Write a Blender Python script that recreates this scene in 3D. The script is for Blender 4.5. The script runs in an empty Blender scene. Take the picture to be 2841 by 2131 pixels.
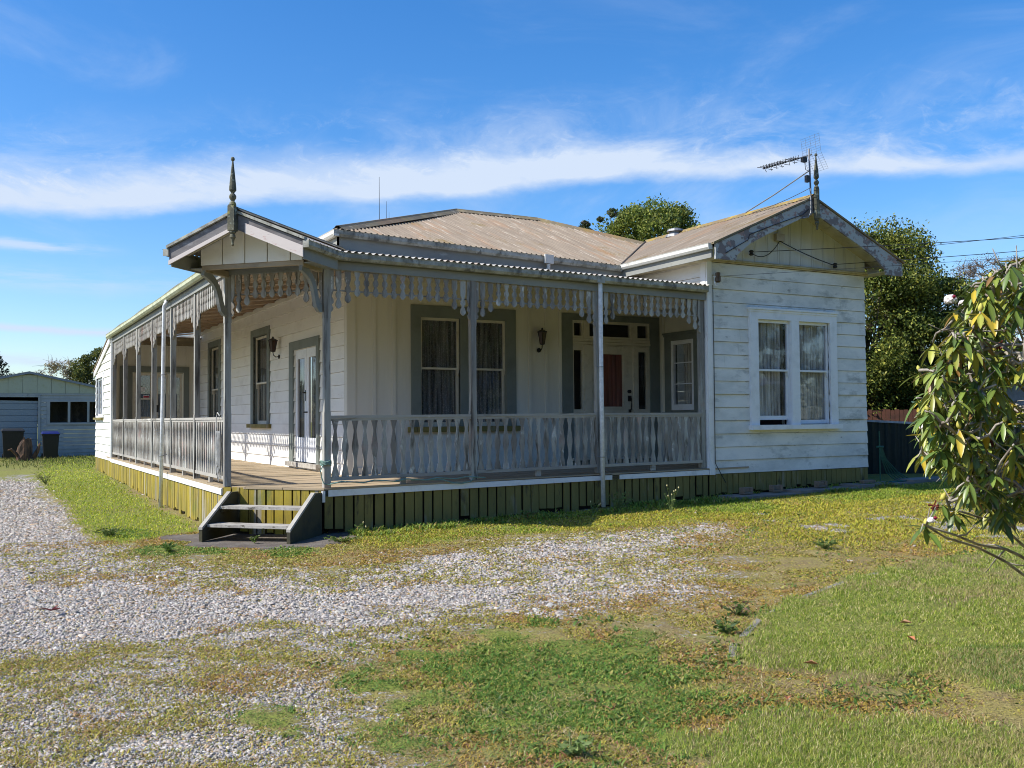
import bpy, bmesh, math, random
import numpy as np
from mathutils import Vector, Matrix
rnd = random.Random(7)
NP = np.random.default_rng(11)
scene = bpy.context.scene
col = scene.collection
SQ = math.sqrt(0.5)

# ------------------------------------------------------------------ materials
def new_mat(name):
    m = bpy.data.materials.new(name); m.use_nodes = True
    nt = m.node_tree; b = nt.nodes['Principled BSDF']
    return m, nt, b
def N(nt, t, **kw):
    n = nt.nodes.new(t)
    for k, v in kw.items():
        if k in n.inputs: n.inputs[k].default_value = v
        else: setattr(n, k, v)
    return n
def L(nt, a, b): nt.links.new(a, b)
def mixc(nt, fac, a, b, blend='MIX'):
    n = nt.nodes.new('ShaderNodeMix'); n.data_type = 'RGBA'; n.blend_type = blend
    for i, v in ((0, fac), (6, a), (7, b)):
        if hasattr(v, 'is_linked'): nt.links.new(v, n.inputs[i])
        elif i == 0: n.inputs[0].default_value = v
        else: n.inputs[i].default_value = (*v, 1) if len(v) == 3 else v
    return n.outputs[2]
def ramp(nt, src, a, b, lo=0.0, hi=1.0):
    n = nt.nodes.new('ShaderNodeMapRange'); n.inputs[1].default_value = a; n.inputs[2].default_value = b
    n.inputs[3].default_value = lo; n.inputs[4].default_value = hi
    nt.links.new(src, n.inputs[0]); return n.outputs[0]
def coords(nt, scale=(1, 1, 1), rand=True):
    tc = N(nt, 'ShaderNodeTexCoord'); mp = N(nt, 'ShaderNodeMapping')
    mp.inputs['Scale'].default_value = scale
    L(nt, tc.outputs['Object'], mp.inputs[0])
    if rand:
        oi = N(nt, 'ShaderNodeObjectInfo'); mu = N(nt, 'ShaderNodeVectorMath', operation='SCALE')
        mu.inputs[0].default_value = (7.3, 11.1, 5.7); L(nt, oi.outputs['Random'], mu.inputs['Scale'])
        L(nt, mu.outputs[0], mp.inputs['Location'])
    return mp.outputs[0]
def noise(nt, vec, scale, detail=6, rough=.6, dist=0.):
    n = N(nt, 'ShaderNodeTexNoise', Scale=scale, Detail=detail, Roughness=rough, Distortion=dist)
    L(nt, vec, n.inputs['Vector']); return n.outputs['Fac']
def bump(nt, b, h, strength=.3, dist=.01):
    n = N(nt, 'ShaderNodeBump', Strength=strength, Distance=dist); L(nt, h, n.inputs['Height'])
    L(nt, n.outputs[0], b.inputs['Normal'])

def wood(name, base, layers, rough=.75, bmp=.3, grain=(1, 1, 1)):
    """base colour + layers of (colour, noise scale, lo, hi, stretch)"""
    m, nt, b = new_mat(name)
    c = None
    for i, (colr, sc, lo, hi, st) in enumerate(layers):
        v = coords(nt, st)
        f = ramp(nt, noise(nt, v, sc, 8, .65), lo, hi)
        c = mixc(nt, f, c if c is not None else base, colr)
    L(nt, c, b.inputs['Base Color']) if c is not None else None
    if c is None: b.inputs['Base Color'].default_value = (*base, 1)
    b.inputs['Roughness'].default_value = rough
    b.inputs['Specular IOR Level'].default_value = .3
    v = coords(nt, grain); bump(nt, b, noise(nt, v, 40, 5, .6), bmp, .004)
    return m
def plain(name, c, rough=.6, metal=0., spec=.4):
    m, nt, b = new_mat(name); b.inputs['Base Color'].default_value = (*c, 1)
    b.inputs['Roughness'].default_value = rough; b.inputs['Metallic'].default_value = metal
    b.inputs['Specular IOR Level'].default_value = spec
    v = coords(nt); f = ramp(nt, noise(nt, v, 14, 5), .35, .7, .8, 1.1)
    c2 = mixc(nt, 1.0, (*c, 1), f, 'MULTIPLY'); L(nt, c2, b.inputs['Base Color'])
    return m
V1 = (1, 1, 1); VZ = (1, 1, .12); VX = (.15, 1, 1)
M = {}
M['board'] = wood('old white weatherboard paint', (.80, .79, .74), [
    ((.58, .59, .55), 1.3, .42, .70, (1, 1, 2.2)), ((.36, .37, .34), 2.6, .55, .74, (.8, 1, 1.8)),
    ((.17, .17, .155), 7, .64, .76, (.5, .6, 1.3))], .6, .25, (.3, .3, 2))
M['board_side'] = wood('cleaner white weatherboard paint', (.82, .80, .74), [
    ((.66, .63, .57), 1.5, .5, .8, (1, 1, 2)), ((.38, .32, .26), 6, .69, .82, (1, 1, 2))], .6, .2, (.3, .3, 2))
M['batten'] = wood('cream batten wall paint', (.72, .70, .62), [
    ((.56, .54, .46), 1.2, .45, .75, VZ), ((.40, .37, .30), 8, .66, .8, VZ)], .6, .2, VZ)
M['white'] = wood('white trim paint', (.82, .82, .80), [
    ((.58, .57, .52), 3, .55, .8, V1), ((.30, .27, .23), 16, .68, .76, (1, 1, .5))], .5, .2)
M['wtrim'] = wood('white window paint', (.80, .82, .84), [((.62, .64, .64), 4, .5, .8, V1), ((.35, .32, .3), 30, .72, .78, V1)], .45, .15)
M['cream'] = wood('cream sash paint', (.62, .58, .48), [((.44, .40, .32), 5, .5, .75, V1)], .5, .15)
M['grey'] = wood('grey green trim paint', (.19, .215, .195), [((.14, .155, .14), 3, .45, .75, V1), ((.30, .31, .28), 22, .70, .78, VZ)], .6, .2)
M['post'] = wood('weathered grey post timber', (.38, .375, .335), [
    ((.22, .205, .18), 3.5, .40, .60, VZ), ((.34, .22, .18), 2.0, .60, .74, (1, 1, .5)),
    ((.075, .065, .055), 9, .54, .66, (1, 1, .10)), ((.58, .60, .60), 7, .64, .74, (1, 1, .25))], .85, .5, (1, 1, .1))
M['bal'] = wood('flaking baluster timber', (.43, .42, .375), [
    ((.23, .205, .175), 3, .40, .58, (1, 1, .35)), ((.46, .29, .25), 1.1, .60, .74, V1),
    ((.085, .075, .06), 11, .54, .66, (1, 1, .15)), ((.66, .65, .60), 8, .60, .68, (1, 1, .4))], .85, .45, (1, 1, .12))
M['rail'] = wood('weathered rail timber', (.42, .40, .35), [
    ((.30, .28, .25), 3, .42, .66, (.2, .2, 1)), ((.16, .15, .12), 9, .58, .7, (.15, .15, 1)), ((.70, .66, .60), 8, .63, .72, (.3, .3, 1))], .85, .4, (.15, .15, 1))
M['beam'] = wood('dull grey beam paint', (.29, .295, .265), [
    ((.20, .205, .20), 2, .4, .7, (.3, .3, 1)), ((.11, .10, .09), 7, .62, .76, (.2, .2, 1)), ((.42, .44, .42), 6, .64, .75, (.3, .3, 1))], .8, .3, (.15, .15, 1))
M['barge'] = wood('peeling bargeboard paint', (.40, .42, .42), [
    ((.20, .175, .175), 3.4, .50, .53, (1, 1, 1.3)), ((.34, .23, .21), 6.6, .58, .61, (1, 1, 1.5)),
    ((.12, .115, .12), 6, .63, .72, V1)], .8, .4)
M['patch'] = wood('newer pink-white barge board', (.60, .54, .50), [((.50, .36, .33), 14, .60, .66, (.5, .5, 1.4)), ((.30, .27, .27), 24, .66, .70, (.4, .4, 1.2))], .7, .25)
M['gutter'] = wood('lichened gutter', (.42, .42, .37), [
    ((.24, .235, .19), 5, .42, .60, V1), ((.13, .125, .11), 9, .52, .66, (1, 1, .6)), ((.52, .50, .30), 4, .62, .75, V1)], .7, .3)
M['gutterw'] = wood('white gutter', (.64, .63, .57), [((.45, .43, .36), 6, .56, .68, V1), ((.16, .15, .13), 11, .64, .72, V1)], .55, .2)
M['gutteryel'] = wood('yellowed side gutter', (.52, .53, .36), [((.34, .36, .22), 4, .45, .7, V1), ((.62, .60, .50), 9, .6, .7, V1)], .6, .2)
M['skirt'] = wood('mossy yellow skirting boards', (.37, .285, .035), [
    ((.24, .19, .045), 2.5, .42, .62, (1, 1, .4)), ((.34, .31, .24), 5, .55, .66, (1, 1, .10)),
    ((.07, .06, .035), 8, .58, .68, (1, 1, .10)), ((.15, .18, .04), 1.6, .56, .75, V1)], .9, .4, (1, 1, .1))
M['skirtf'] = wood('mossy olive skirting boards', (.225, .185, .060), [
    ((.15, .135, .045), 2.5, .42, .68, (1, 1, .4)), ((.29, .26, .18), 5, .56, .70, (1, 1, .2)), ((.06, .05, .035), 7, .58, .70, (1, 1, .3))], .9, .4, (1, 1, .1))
M['dark'] = plain('near-black shadow backing', (.035, .03, .025), .95)  # near-black colour stands in for shadow behind boards and windows
M['deck'] = wood('sheeted deck boards', (.36, .285, .185), [
    ((.46, .36, .24), 1.3, .45, .7, (.4, 1, 1)), ((.30, .20, .09), 2.6, .58, .78, (.25, 1.5, 1)), ((.14, .10, .06), 6, .68, .8, (.2, 2, 1))], .75, .2)
M['tread'] = wood('grey bleached step timber', (.46, .44, .39), [((.27, .25, .225), 7, .42, .62, (.12, 1, 1)), ((.10, .09, .07), 16, .58, .66, (.12, .8, 1))], .85, .5)
M['stringer'] = wood('olive dark stringer', (.075, .068, .038), [((.15, .14, .10), 8, .6, .74, V1), ((.04, .04, .03), 4, .5, .7, V1)], .85, .3)
M['ceil'] = wood('verandah ceiling boards', (.42, .32, .23), [((.30, .22, .15), 2, .4, .7, V1), ((.16, .11, .08), 5, .62, .76, V1)], .8, .2)
M['finial'] = wood('lichen covered finial', (.16, .15, .10), [((.07, .075, .06), 6, .42, .6, V1), ((.33, .35, .27), 12, .56, .66, V1), ((.34, .30, .07), 5, .60, .72, V1)], .9, .9)
M['pipe'] = plain('white downpipe plastic', (.78, .80, .82), .35)
M['metalg'] = plain('galvanised steel', (.26, .265, .27), .5, .5)
M['black'] = plain('black painted iron', (.018, .017, .016), .45)
M['lampglass'] = plain('amber lamp glass', (.045, .020, .014), .3)
M['lichroof'] = None
M['paper'] = plain('white paper', (.75, .76, .78), .7)
M['red'] = plain('red sign ink', (.5, .03, .05), .6)
M['curtainpink'] = wood('red brown door curtain', (.34, .095, .06), [((.42, .20, .15), 3, .5, .75, (1, 1, .1)), ((.12, .04, .03), 9, .5, .7, (1, 1, .08))], .8, .1)
M['brick'] = wood('dull grey brown brick', (.24, .18, .13), [((.16, .14, .11), 6, .45, .65, V1)], .95, .6)
M['concrete'] = wood('old concrete', (.23, .215, .195), [((.15, .14, .125), 2.2, .45, .7, V1), ((.32, .30, .27), 14, .58, .72, V1), ((.12, .13, .06), 3, .62, .8, V1)], .95, .5)
M['rope'] = plain('pale green rope', (.20, .32, .27), .9)
M['ropeg'] = plain('grey weathered cord', (.42, .42, .40), .9)
M['hose'] = plain('dark green hose', (.02, .10, .07), .4)
M['binbody'] = plain('black wheelie bin', (.015, .016, .018), .5)
M['binlid'] = plain('navy bin lid', (.012, .02, .13), .4)
M['stump'] = wood('rotting stump', (.16, .09, .055), [((.05, .035, .025), 6, .45, .6, (1, 1, .2)), ((.30, .24, .18), 5, .62, .72, V1)], .95, .9)
M['shedpaint'] = wood('chalky shed paint', (.36, .37, .36), [((.27, .285, .29), 1.5, .45, .7, V1), ((.18, .19, .19), 4, .62, .78, V1)], .8, .2)
M['shedcream'] = wood('greenish shed fibro', (.42, .43, .32), [((.36, .37, .25), 5, .55, .75, V1)], .8, .2)
M['sheddoor'] = wood('blue grey shed door', (.24, .275, .30), [((.24, .28, .31), 2, .45, .7, (.3, 1, 1))], .7, .2)
M['fence'] = plain('dark green steel fence', (.014, .026, .023), .5)
M['fencecap'] = plain('pale fence capping', (.45, .48, .52), .5)
M['paling'] = wood('red brown palings', (.13, .055, .035), [((.08, .04, .03), 3, .45, .7, V1)], .9, .3)
M['bark'] = wood('grey bark', (.17, .14, .11), [((.09, .075, .06), 8, .45, .65, (1, 1, .3))], .95, .9)
M['twig'] = wood('pale lichen branch', (.38, .345, .29), [((.17, .14, .12), 9, .45, .62, V1), ((.42, .30, .08), 6, .66, .74, V1)], .9, .5)
M['wire'] = plain('dark cable', (.03, .03, .035), .6)

def glass_mat(name, tint=.02, gl=.5, transp=.55, rough=.03):
    m, nt, b = new_mat(name)
    nt.nodes.remove(b)
    out = nt.nodes['Material Output']
    g = N(nt, 'ShaderNodeBsdfGlossy', Roughness=rough); g.inputs[0].default_value = (.9, .95, 1, 1)
    t = N(nt, 'ShaderNodeBsdfTransparent'); t.inputs[0].default_value = (transp, transp, transp * 1.02, 1)
    fr = N(nt, 'ShaderNodeFresnel', IOR=1.5)
    v = coords(nt); bp = N(nt, 'ShaderNodeBump', Strength=.12, Distance=.02)
    L(nt, noise(nt, v, 2.2, 2, .5), bp.inputs['Height']); L(nt, bp.outputs[0], g.inputs['Normal'])
    mx = N(nt, 'ShaderNodeMixShader'); ad = N(nt, 'ShaderNodeMath', operation='ADD', use_clamp=True)
    ad.inputs[1].default_value = gl; L(nt, fr.outputs[0], ad.inputs[0])
    ge = N(nt, 'ShaderNodeNewGeometry'); iv = N(nt, 'ShaderNodeMath', operation='SUBTRACT'); iv.inputs[0].default_value = 1; L(nt, ge.outputs['Backfacing'], iv.inputs[1])
    mu_ = N(nt, 'ShaderNodeMath', operation='MULTIPLY'); L(nt, ad.outputs[0], mu_.inputs[0]); L(nt, iv.outputs[0], mu_.inputs[1])
    L(nt, mu_.outputs[0], mx.inputs[0]); L(nt, t.outputs[0], mx.inputs[1]); L(nt, g.outputs[0], mx.inputs[2])
    L(nt, mx.outputs[0], out.inputs[0]); return m
M['glass'] = glass_mat('old window glass', gl=.06, transp=.9)
M['glassdark'] = glass_mat('dim window glass', gl=.0, transp=.85)
def lace_mat(name, c, holes, sc=90):
    m, nt, b = new_mat(name)
    v = coords(nt); vo = N(nt, 'ShaderNodeTexVoronoi', Scale=sc); L(nt, v, vo.inputs['Vector'])
    b.inputs['Base Color'].default_value = (*c, 1); b.inputs['Roughness'].default_value = .9
    v2 = coords(nt, (1, 1, .04)); f = ramp(nt, noise(nt, v2, 26, 4), .36, .62, .38, 1.25)  # stretched noise paints the light and dark of folds into the cloth
    L(nt, mixc(nt, 1.0, (*c, 1), f, 'MULTIPLY'), b.inputs['Base Color'])
    a = ramp(nt, vo.outputs['Distance'], .25, .45, 1.0, 1 - holes); L(nt, a, b.inputs['Alpha'])
    return m
M['lace'] = lace_mat('net curtain', (.74, .72, .62), .25, 120)
M['lacedark'] = lace_mat('dark lace curtain', (.36, .36, .34), .35, 34)
M['blind'] = lace_mat('grey brown blind', (.25, .25, .23), .2, 60)

def roof_mat(name, a, b_, c_, d_, streak=(6, .25, 1)):
    m, nt, b = new_mat(name)
    v = coords(nt, streak, False); v1 = coords(nt, V1, False)
    c = mixc(nt, ramp(nt, noise(nt, v, 2.2, 6), .35, .68), a, b_)
    c = mixc(nt, ramp(nt, noise(nt, v, 3.2, 6, .7), .56, .66), c, c_)
    c = mixc(nt, ramp(nt, noise(nt, v1, 1.1, 7, .7), .57, .70), c, d_)
    sp = N(nt, 'ShaderNodeSeparateXYZ'); L(nt, v1, sp.inputs[0]); fr = N(nt, 'ShaderNodeMath', operation='FRACT'); ml = N(nt, 'ShaderNodeMath', operation='MULTIPLY'); ml.inputs[1].default_value = 1.12
    L(nt, sp.outputs[0 if streak[0] < streak[1] else 1], ml.inputs[0]); L(nt, ml.outputs[0], fr.inputs[0])
    ln = ramp(nt, fr.outputs[0], .030, .0, 0, 1); dt = ramp(nt, noise(nt, v1, 5.2, 2), .50, .56, 0, .55); mm = N(nt, 'ShaderNodeMath', operation='MULTIPLY'); L(nt, ln, mm.inputs[0]); L(nt, dt, mm.inputs[1])
    c = mixc(nt, mm.outputs[0], c, (.07, .05, .035))
    c = mixc(nt, ramp(nt, noise(nt, coords(nt, (streak[0] * .35, streak[1] * .35, 1), False), 1.3, 3), .52, .66, 0, .35), c, (.34, .17, .07))
    L(nt, c, b.inputs['Base Color']); b.inputs['Roughness'].default_value = .8
    bump(nt, b, noise(nt, v1, 30, 4), .3, .01); return m
M['roof'] = roof_mat('lichened corrugated iron', (.20, .155, .110), (.285, .230, .165), (.42, .36, .285), (.18, .125, .045), (9, .10, 1))
M['ridge'] = roof_mat('ridge capping', (.15, .125, .085), (.24, .19, .10), (.40, .35, .26), (.26, .18, .05), V1)
M['vroof'] = roof_mat('verandah iron', (.36, .34, .30), (.46, .44, .39), (.28, .26, .22), (.36, .33, .24))
M['farroof'] = plain('grey painted roof', (.22, .24, .27), .6)
M['wallfar'] = plain('pale neighbour wall', (.45, .50, .56), .7)

# ------------------------------------------------------------------ mesh helpers
class MB:
    def __init__(s): s.v = []; s.f = []; s.m = []; s.mats = []
    def add(s, vs, fs, mi=0):
        o = len(s.v); s.v += [tuple(p) for p in vs]; s.f += [tuple(i + o for i in f) for f in fs]; s.m += [mi] * len(fs); return s
    def hexa(s, p, mi=0):
        return s.add(p, [(0, 3, 2, 1), (4, 5, 6, 7), (0, 1, 5, 4), (1, 2, 6, 5), (2, 3, 7, 6), (3, 0, 4, 7)], mi)
    def box(s, x0, x1, y0, y1, z0, z1, mi=0):
        return s.hexa([(x0, y0, z0), (x1, y0, z0), (x1, y1, z0), (x0, y1, z0), (x0, y0, z1), (x1, y0, z1), (x1, y1, z1), (x0, y1, z1)], mi)
    def fb(s, F, u0, u1, n0, n1, z0, z1, mi=0):
        P = F.p
        return s.hexa([P(u0, n0, z0), P(u1, n0, z0), P(u1, n1, z0), P(u0, n1, z0), P(u0, n0, z1), P(u1, n0, z1), P(u1, n1, z1), P(u0, n1, z1)], mi)
    def prism(s, F, poly, n0, n1, mi=0):
        """poly: (u,z) outline, extruded between n0 and n1"""
        k = len(poly); vs = [F.p(u, n0, z) for u, z in poly] + [F.p(u, n1, z) for u, z in poly]
        fs = [tuple(range(k)), tuple(range(2 * k - 1, k - 1, -1))] + [(i, i + k, (i + 1) % k + k, (i + 1) % k) for i in range(k)]
        return s.add(vs, fs, mi)
    def ribbon(s, F, prof, n0, n1, mi=0):
        """prof: list of (uc, halfwidth, z): a sawn board, extruded"""
        k = len(prof); vs = []
        for uc, w, z in prof:
            vs += [F.p(uc - w, n0, z), F.p(uc + w, n0, z), F.p(uc + w, n1, z), F.p(uc - w, n1, z)]
        fs = [(0, 1, 2, 3)]
        for i in range(k - 1):
            a = 4 * i; b = a + 4
            for j in range(4): fs.append((a + j, b + j, b + (j + 1) % 4, a + (j + 1) % 4))
        a = 4 * (k - 1); fs.append((a + 3, a + 2, a + 1, a)); return s.add(vs, fs, mi)
    def tube(s, path, r, n=6, mi=0):
        path = [Vector(p) for p in path]; R = r if isinstance(r, (list, tuple)) else [r] * len(path)
        vs = []; up = Vector((.13, .21, 1)).normalized()
        for i, p in enumerate(path):
            d = (path[min(i + 1, len(path) - 1)] - path[max(i - 1, 0)])
            d = d.normalized() if d.length > 1e-9 else Vector((0, 0, 1))
            a = d.cross(up);
            if a.length < .05: a = d.cross(Vector((1, 0, 0)))
            a.normalize(); b = d.cross(a)
            for j in range(n):
                t = 2 * math.pi * j / n; vs.append(p + a * (R[i] * math.cos(t)) + b * (R[i] * math.sin(t)))
        fs = [(i * n + j, i * n + (j + 1) % n, (i + 1) * n + (j + 1) % n, (i + 1) * n + j) for i in range(len(path) - 1) for j in range(n)]
        fs += [tuple(range(n))[::-1], tuple((len(path) - 1) * n + j for j in range(n))]
        return s.add(vs, fs, mi)
    def lathe(s, c, prof, n=12, mi=0):
        vs = [(c[0] + r * math.cos(2 * math.pi * j / n), c[1] + r * math.sin(2 * math.pi * j / n), c[2] + z) for z, r in prof for j in range(n)]
        k = len(prof)
        fs = [(i * n + j, i * n + (j + 1) % n, (i + 1) * n + (j + 1) % n, (i + 1) * n + j) for i in range(k - 1) for j in range(n)]
        fs += [tuple(range(n))[::-1], tuple((k - 1) * n + j for j in range(n))]
        return s.add(vs, fs, mi)
    def build(s, name, mat, parent=None, smooth=False, warp=None, loc=None):
        vs = s.v if warp is None else [warp(p) for p in s.v]
        me = bpy.data.meshes.new(name); 
        if loc: vs = [(x - loc[0], y - loc[1], z - loc[2]) for x, y, z in vs]
        me.from_pydata(vs, [], s.f); me.update()
        for m_ in (mat if isinstance(mat, (list, tuple)) else [mat]): me.materials.append(m_)
        if isinstance(mat, (list, tuple)): me.polygons.foreach_set('material_index', s.m)
        bm = bmesh.new(); bm.from_mesh(me); bmesh.ops.recalc_face_normals(bm, faces=bm.faces); bm.to_mesh(me); bm.free()
        if smooth: me.polygons.foreach_set('use_smooth', [True] * len(me.polygons))
        o = bpy.data.objects.new(name, me); col.objects.link(o)
        if loc: o.location = loc
        if parent is not None: o.parent = parent
        return o
class Fr:
    def __init__(s, o, u, n): s.o = o; s.u = u; s.n = n
    def p(s, u, n, z): return (s.o[0] + s.u[0] * u + s.n[0] * n, s.o[1] + s.u[1] * u + s.n[1] * n, s.o[2] + z)
def FRONT(y): return Fr((0, y, 0), (1, 0), (0, -1))      # u = x
def SIDE(x): return Fr((x, 0, 0), (0, 1), (-1, 0))       # u = y, faces -x
CH = Fr((0, 1.1, 0), (SQ, -SQ), (-SQ, -SQ))              # chamfered corner, u from left post to right post
CHL = 1.1 / SQ
def thing(name, label, cat, loc=(0, 0, 0), group=None):
    o = bpy.data.objects.new(name, None); col.objects.link(o); o.location = loc
    o['label'] = label; o['category'] = cat
    if group: o['group'] = group
    o.empty_display_size = .2; return o
def tag(o, label, cat, group=None, kind=None):
    if label: o['label'] = label
    if cat: o['category'] = cat
    if group: o['group'] = group
    if kind: o['kind'] = kind
    return o
def lerp(a, b, t): return a + (b - a) * t
def clamp(t, a=0., b=1.): return max(a, min(b, t))
def pl(x, xs, ys):
    if x <= xs[0]: return ys[0]
    for i in range(len(xs) - 1):
        if x <= xs[i + 1]: return lerp(ys[i], ys[i + 1], (x - xs[i]) / (xs[i + 1] - xs[i]))
    return ys[-1]
def sag(p):          # the old verandah is slightly out of level
    x, y, z = p
    lo = pl(x, [0, 1.1, 5.6, 8], [-.03, -.035, .02, .03]); hi = pl(x, [0, 1.1, 8], [.01, .035, -.045])
    t = clamp((z - .7) / 2.975); d = lerp(lo, hi, t)
    if x < .5 and y > 1.5: d += .012 * math.sin(y * 1.7) * t
    return (x, y, z + d)

# ------------------------------------------------------------------ ground height and noise
def gz(x, y):
    x = np.asarray(x, float); y = np.asarray(y, float)
    sx = np.clip((y + 9) / 9, 0, 1)
    return .026 * np.clip(x, 0, 14) * sx + .014 * np.clip(y - 4, 0, 16)
def gzf(x, y): return float(gz(x, y))
_tab = NP.random((256, 256))
def vnoise(x, y):
    xi = np.floor(x).astype(int); yi = np.floor(y).astype(int); fx = x - xi; fy = y - yi
    fx = fx * fx * (3 - 2 * fx); fy = fy * fy * (3 - 2 * fy)
    a = _tab[xi & 255, yi & 255]; b = _tab[(xi + 1) & 255, yi & 255]; c = _tab[xi & 255, (yi + 1) & 255]; d = _tab[(xi + 1) & 255, (yi + 1) & 255]
    return (a * (1 - fx) + b * fx) * (1 - fy) + (c * (1 - fx) + d * fx) * fy
def fbm(x, y, s, o=4):
    r = 0; a = .5; t = 0
    for i in range(o):
        r = r + a * vnoise(x * s + 17.3 * i, y * s + 9.1 * i); t += a; a *= .55; s *= 2.03
    return r / t
def inpoly(x, y, poly):
    ins = np.zeros(np.shape(x), bool); n = len(poly)
    for i in range(n):
        x0, y0 = poly[i]; x1, y1 = poly[(i + 1) % n]
        c = ((y0 > y) != (y1 > y)) & (x < (x1 - x0) * (y - y0) / ((y1 - y0) if y1 != y0 else 1e-9) + x0)
        ins ^= c
    return ins
def polydist(x, y, poly):   # signed: positive inside
    d = np.full(np.shape(x), 1e9); n = len(poly)
    for i in range(n):
        x0, y0 = poly[i]; x1, y1 = poly[(i + 1) % n]; dx, dy = x1 - x0, y1 - y0
        t = np.clip(((x - x0) * dx + (y - y0) * dy) / (dx * dx + dy * dy + 1e-12), 0, 1)
        d = np.minimum(d, np.hypot(x - x0 - t * dx, y - y0 - t * dy))
    return np.where(inpoly(x, y, poly), d, -d)

# ------------------------------------------------------------------ camera
cam_d = bpy.data.cameras.new('Camera'); cam = bpy.data.objects.new('Camera', cam_d); col.objects.link(cam)
CP = Vector((-3.0745, -12.9034, 1.6))
fw = Vector((.485654, .873412, .03594)); rt = Vector((.874085, -.48571, -.00776)); up = Vector((-.010679, -.035183, .999324))
R = Matrix((rt, up, -fw)).transposed()
cam.matrix_world = Matrix.Translation(CP) @ R.to_4x4()
cam_d.sensor_width = 36; cam_d.lens = 2664.33 / 2841 * 36; cam_d.clip_start = .05; cam_d.clip_end = 3000
scene.camera = cam
def campx(x, y, z):
    dx, dy, dz = x - CP[0], y - CP[1], z - CP[2]
    d = dx * fw[0] + dy * fw[1] + dz * fw[2]
    return 1106 + 2074.4 * (dx * rt[0] + dy * rt[1] + dz * rt[2]) / d, 829.5 - 2074.4 * (dx * up[0] + dy * up[1] + dz * up[2]) / d, d
# ------------------------------------------------------------------ ground, gravel and grass
P_GRAVEL = [(-14, 14), (-4.42, 12.14), (-1.87, 16.52), (-1.63, 13.57), (-1.68, 8.72), (-1.44, 6.05), (-1.52, 2.21), (-1.2, -0.53), (-0.52, -2.12), (0.13, -3.03), (0.88, -2.84), (1.52, -2.27), (2.64, -1.91), (3.81, -2.28), (4.94, -2.29), (6.4, -2.02), (6.47, -2.81), (5.22, -3.79), (4.08, -4.12), (3.89, -4.96), (2.85, -6.5), (1.88, -7.09), (1.75, -6.5), (1.17, -6.34), (0.57, -6.27), (0.01, -6.28), (-0.59, -6.82), (-0.93, -7.03), (-1.32, -6.53), (-1.75, -6.41), (-2.1, -5.92), (-2.55, -6.13), (-2.94, -6.21), (-3.66, -6.01), (-14, -4)]
P_CLEAN = [(-9, 3), (-4.39, 2.25), (-2.82, 0.73), (-2.0, -1.87), (-1.15, -3.51), (-0.17, -3.97), (0.77, -4.01), (1.47, -4.65), (1.77, -5.43), (0.79, -5.88), (0.07, -5.63), (-0.55, -6.21), (-1.04, -5.74), (-1.72, -5.84), (-2.24, -5.83), (-2.94, -5.97), (-3.68, -5.77), (-9, -5)]
P_CLEAN2 = [(1.38, -2.6), (2.78, -2.27), (4.55, -2.28), (6.26, -2.18), (6.2, -2.91), (4.52, -3.31), (3.07, -3.42), (1.39, -3.78), (0.77, -3.51)]
P_GRAVEL2 = [(-9, -4.0), (-3.66, -5.2), (-2.94, -5.3), (-2.14, -5.4), (-1.35, -6.1), (-0.88, -6.8), (-0.9, -7.65), (-1.11, -8.03), (-1.34, -8.48), (-1.49, -9.6), (-3.48, -10), (-9, -10)]
P_LGRASS = [(-0.86, 27.85), (2, 29), (0.0, 18.4), (-0.16, 11.13), (-0.17, 5.79), (-0.14, 2.36), (-0.16, 1.68), (-1.04, 0.96), (-1.48, 0.67), (-1.69, 2.0), (-1.55, 7.05), (-1.69, 9.94), (-1.64, 15.39)]
P_CLOVER = [(-1.01, -6.98), (-0.57, -6.53), (-0.29, -6.7), (0.23, -6.55), (0.27, -6.96), (0.55, -7.29), (0.93, -7.21), (0.97, -7.63), (0.78, -8.06), (0.73, -8.39), (0.4, -8.82), (-0.08, -9.06), (-0.56, -9.21), (-0.69, -9.0), (-0.79, -8.64), (-0.96, -8.46), (-1.1, -8.21), (-1.08, -7.95), (-0.76, -7.73), (-0.91, -7.53), (-1.06, -7.55)]
P_LAWN = [(1.18, -8.17), (1.68, -7.67), (2.45, -7.14), (3.45, -6.68), (4.42, -6.36), (5.78, -6.09), (7.59, -5.96), (14, -6.2), (14, -12), (2.28, -9.63), (2.26, -9.41), (2.03, -8.92), (1.36, -8.98), (1.45, -8.58)]
P_LAWN2 = [(0.09, -9.08), (0.76, -9.03), (1.06, -9.39), (1.67, -10.01), (3, -12), (-0.67, -10.5)]
P_RGRASS = [(6.74, -1.74), (10.96, -1.09), (13.36, -1.21), (20, 0), (20.34, -2.73), (13.82, -5.55), (8.1, -5.64), (6.57, -5.73), (6.71, -5.0), (5.74, -4.81), (5.32, -4.09)]
P_FGRASS = [(1.04, -0.61), (1.68, -0.28), (3.12, 0.1), (4.48, 0.06), (5.47, -0.2), (7.36, -0.2), (9.51, -0.5), (12.46, -.8), (20, -.6), (20, 3), (22, 4), (15.73, 0.0), (12.46, -1.94), (9.51, -2.31), (6.6, -2.29), (5.33, -2.29), (3.69, -1.91), (2.5, -1.53), (1.37, -1.91)]
P_SLAB = [(-1.0, 1.20), (-0.12, 1.50), (1.0, 1.0), (1.25, 0.0), (1.62, -0.30), (0.80, -1.22), (-0.02, -.86), (-0.60, -0.15)]
def soft(d, w): return np.clip(d / w + .5, 0, 1)
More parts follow.
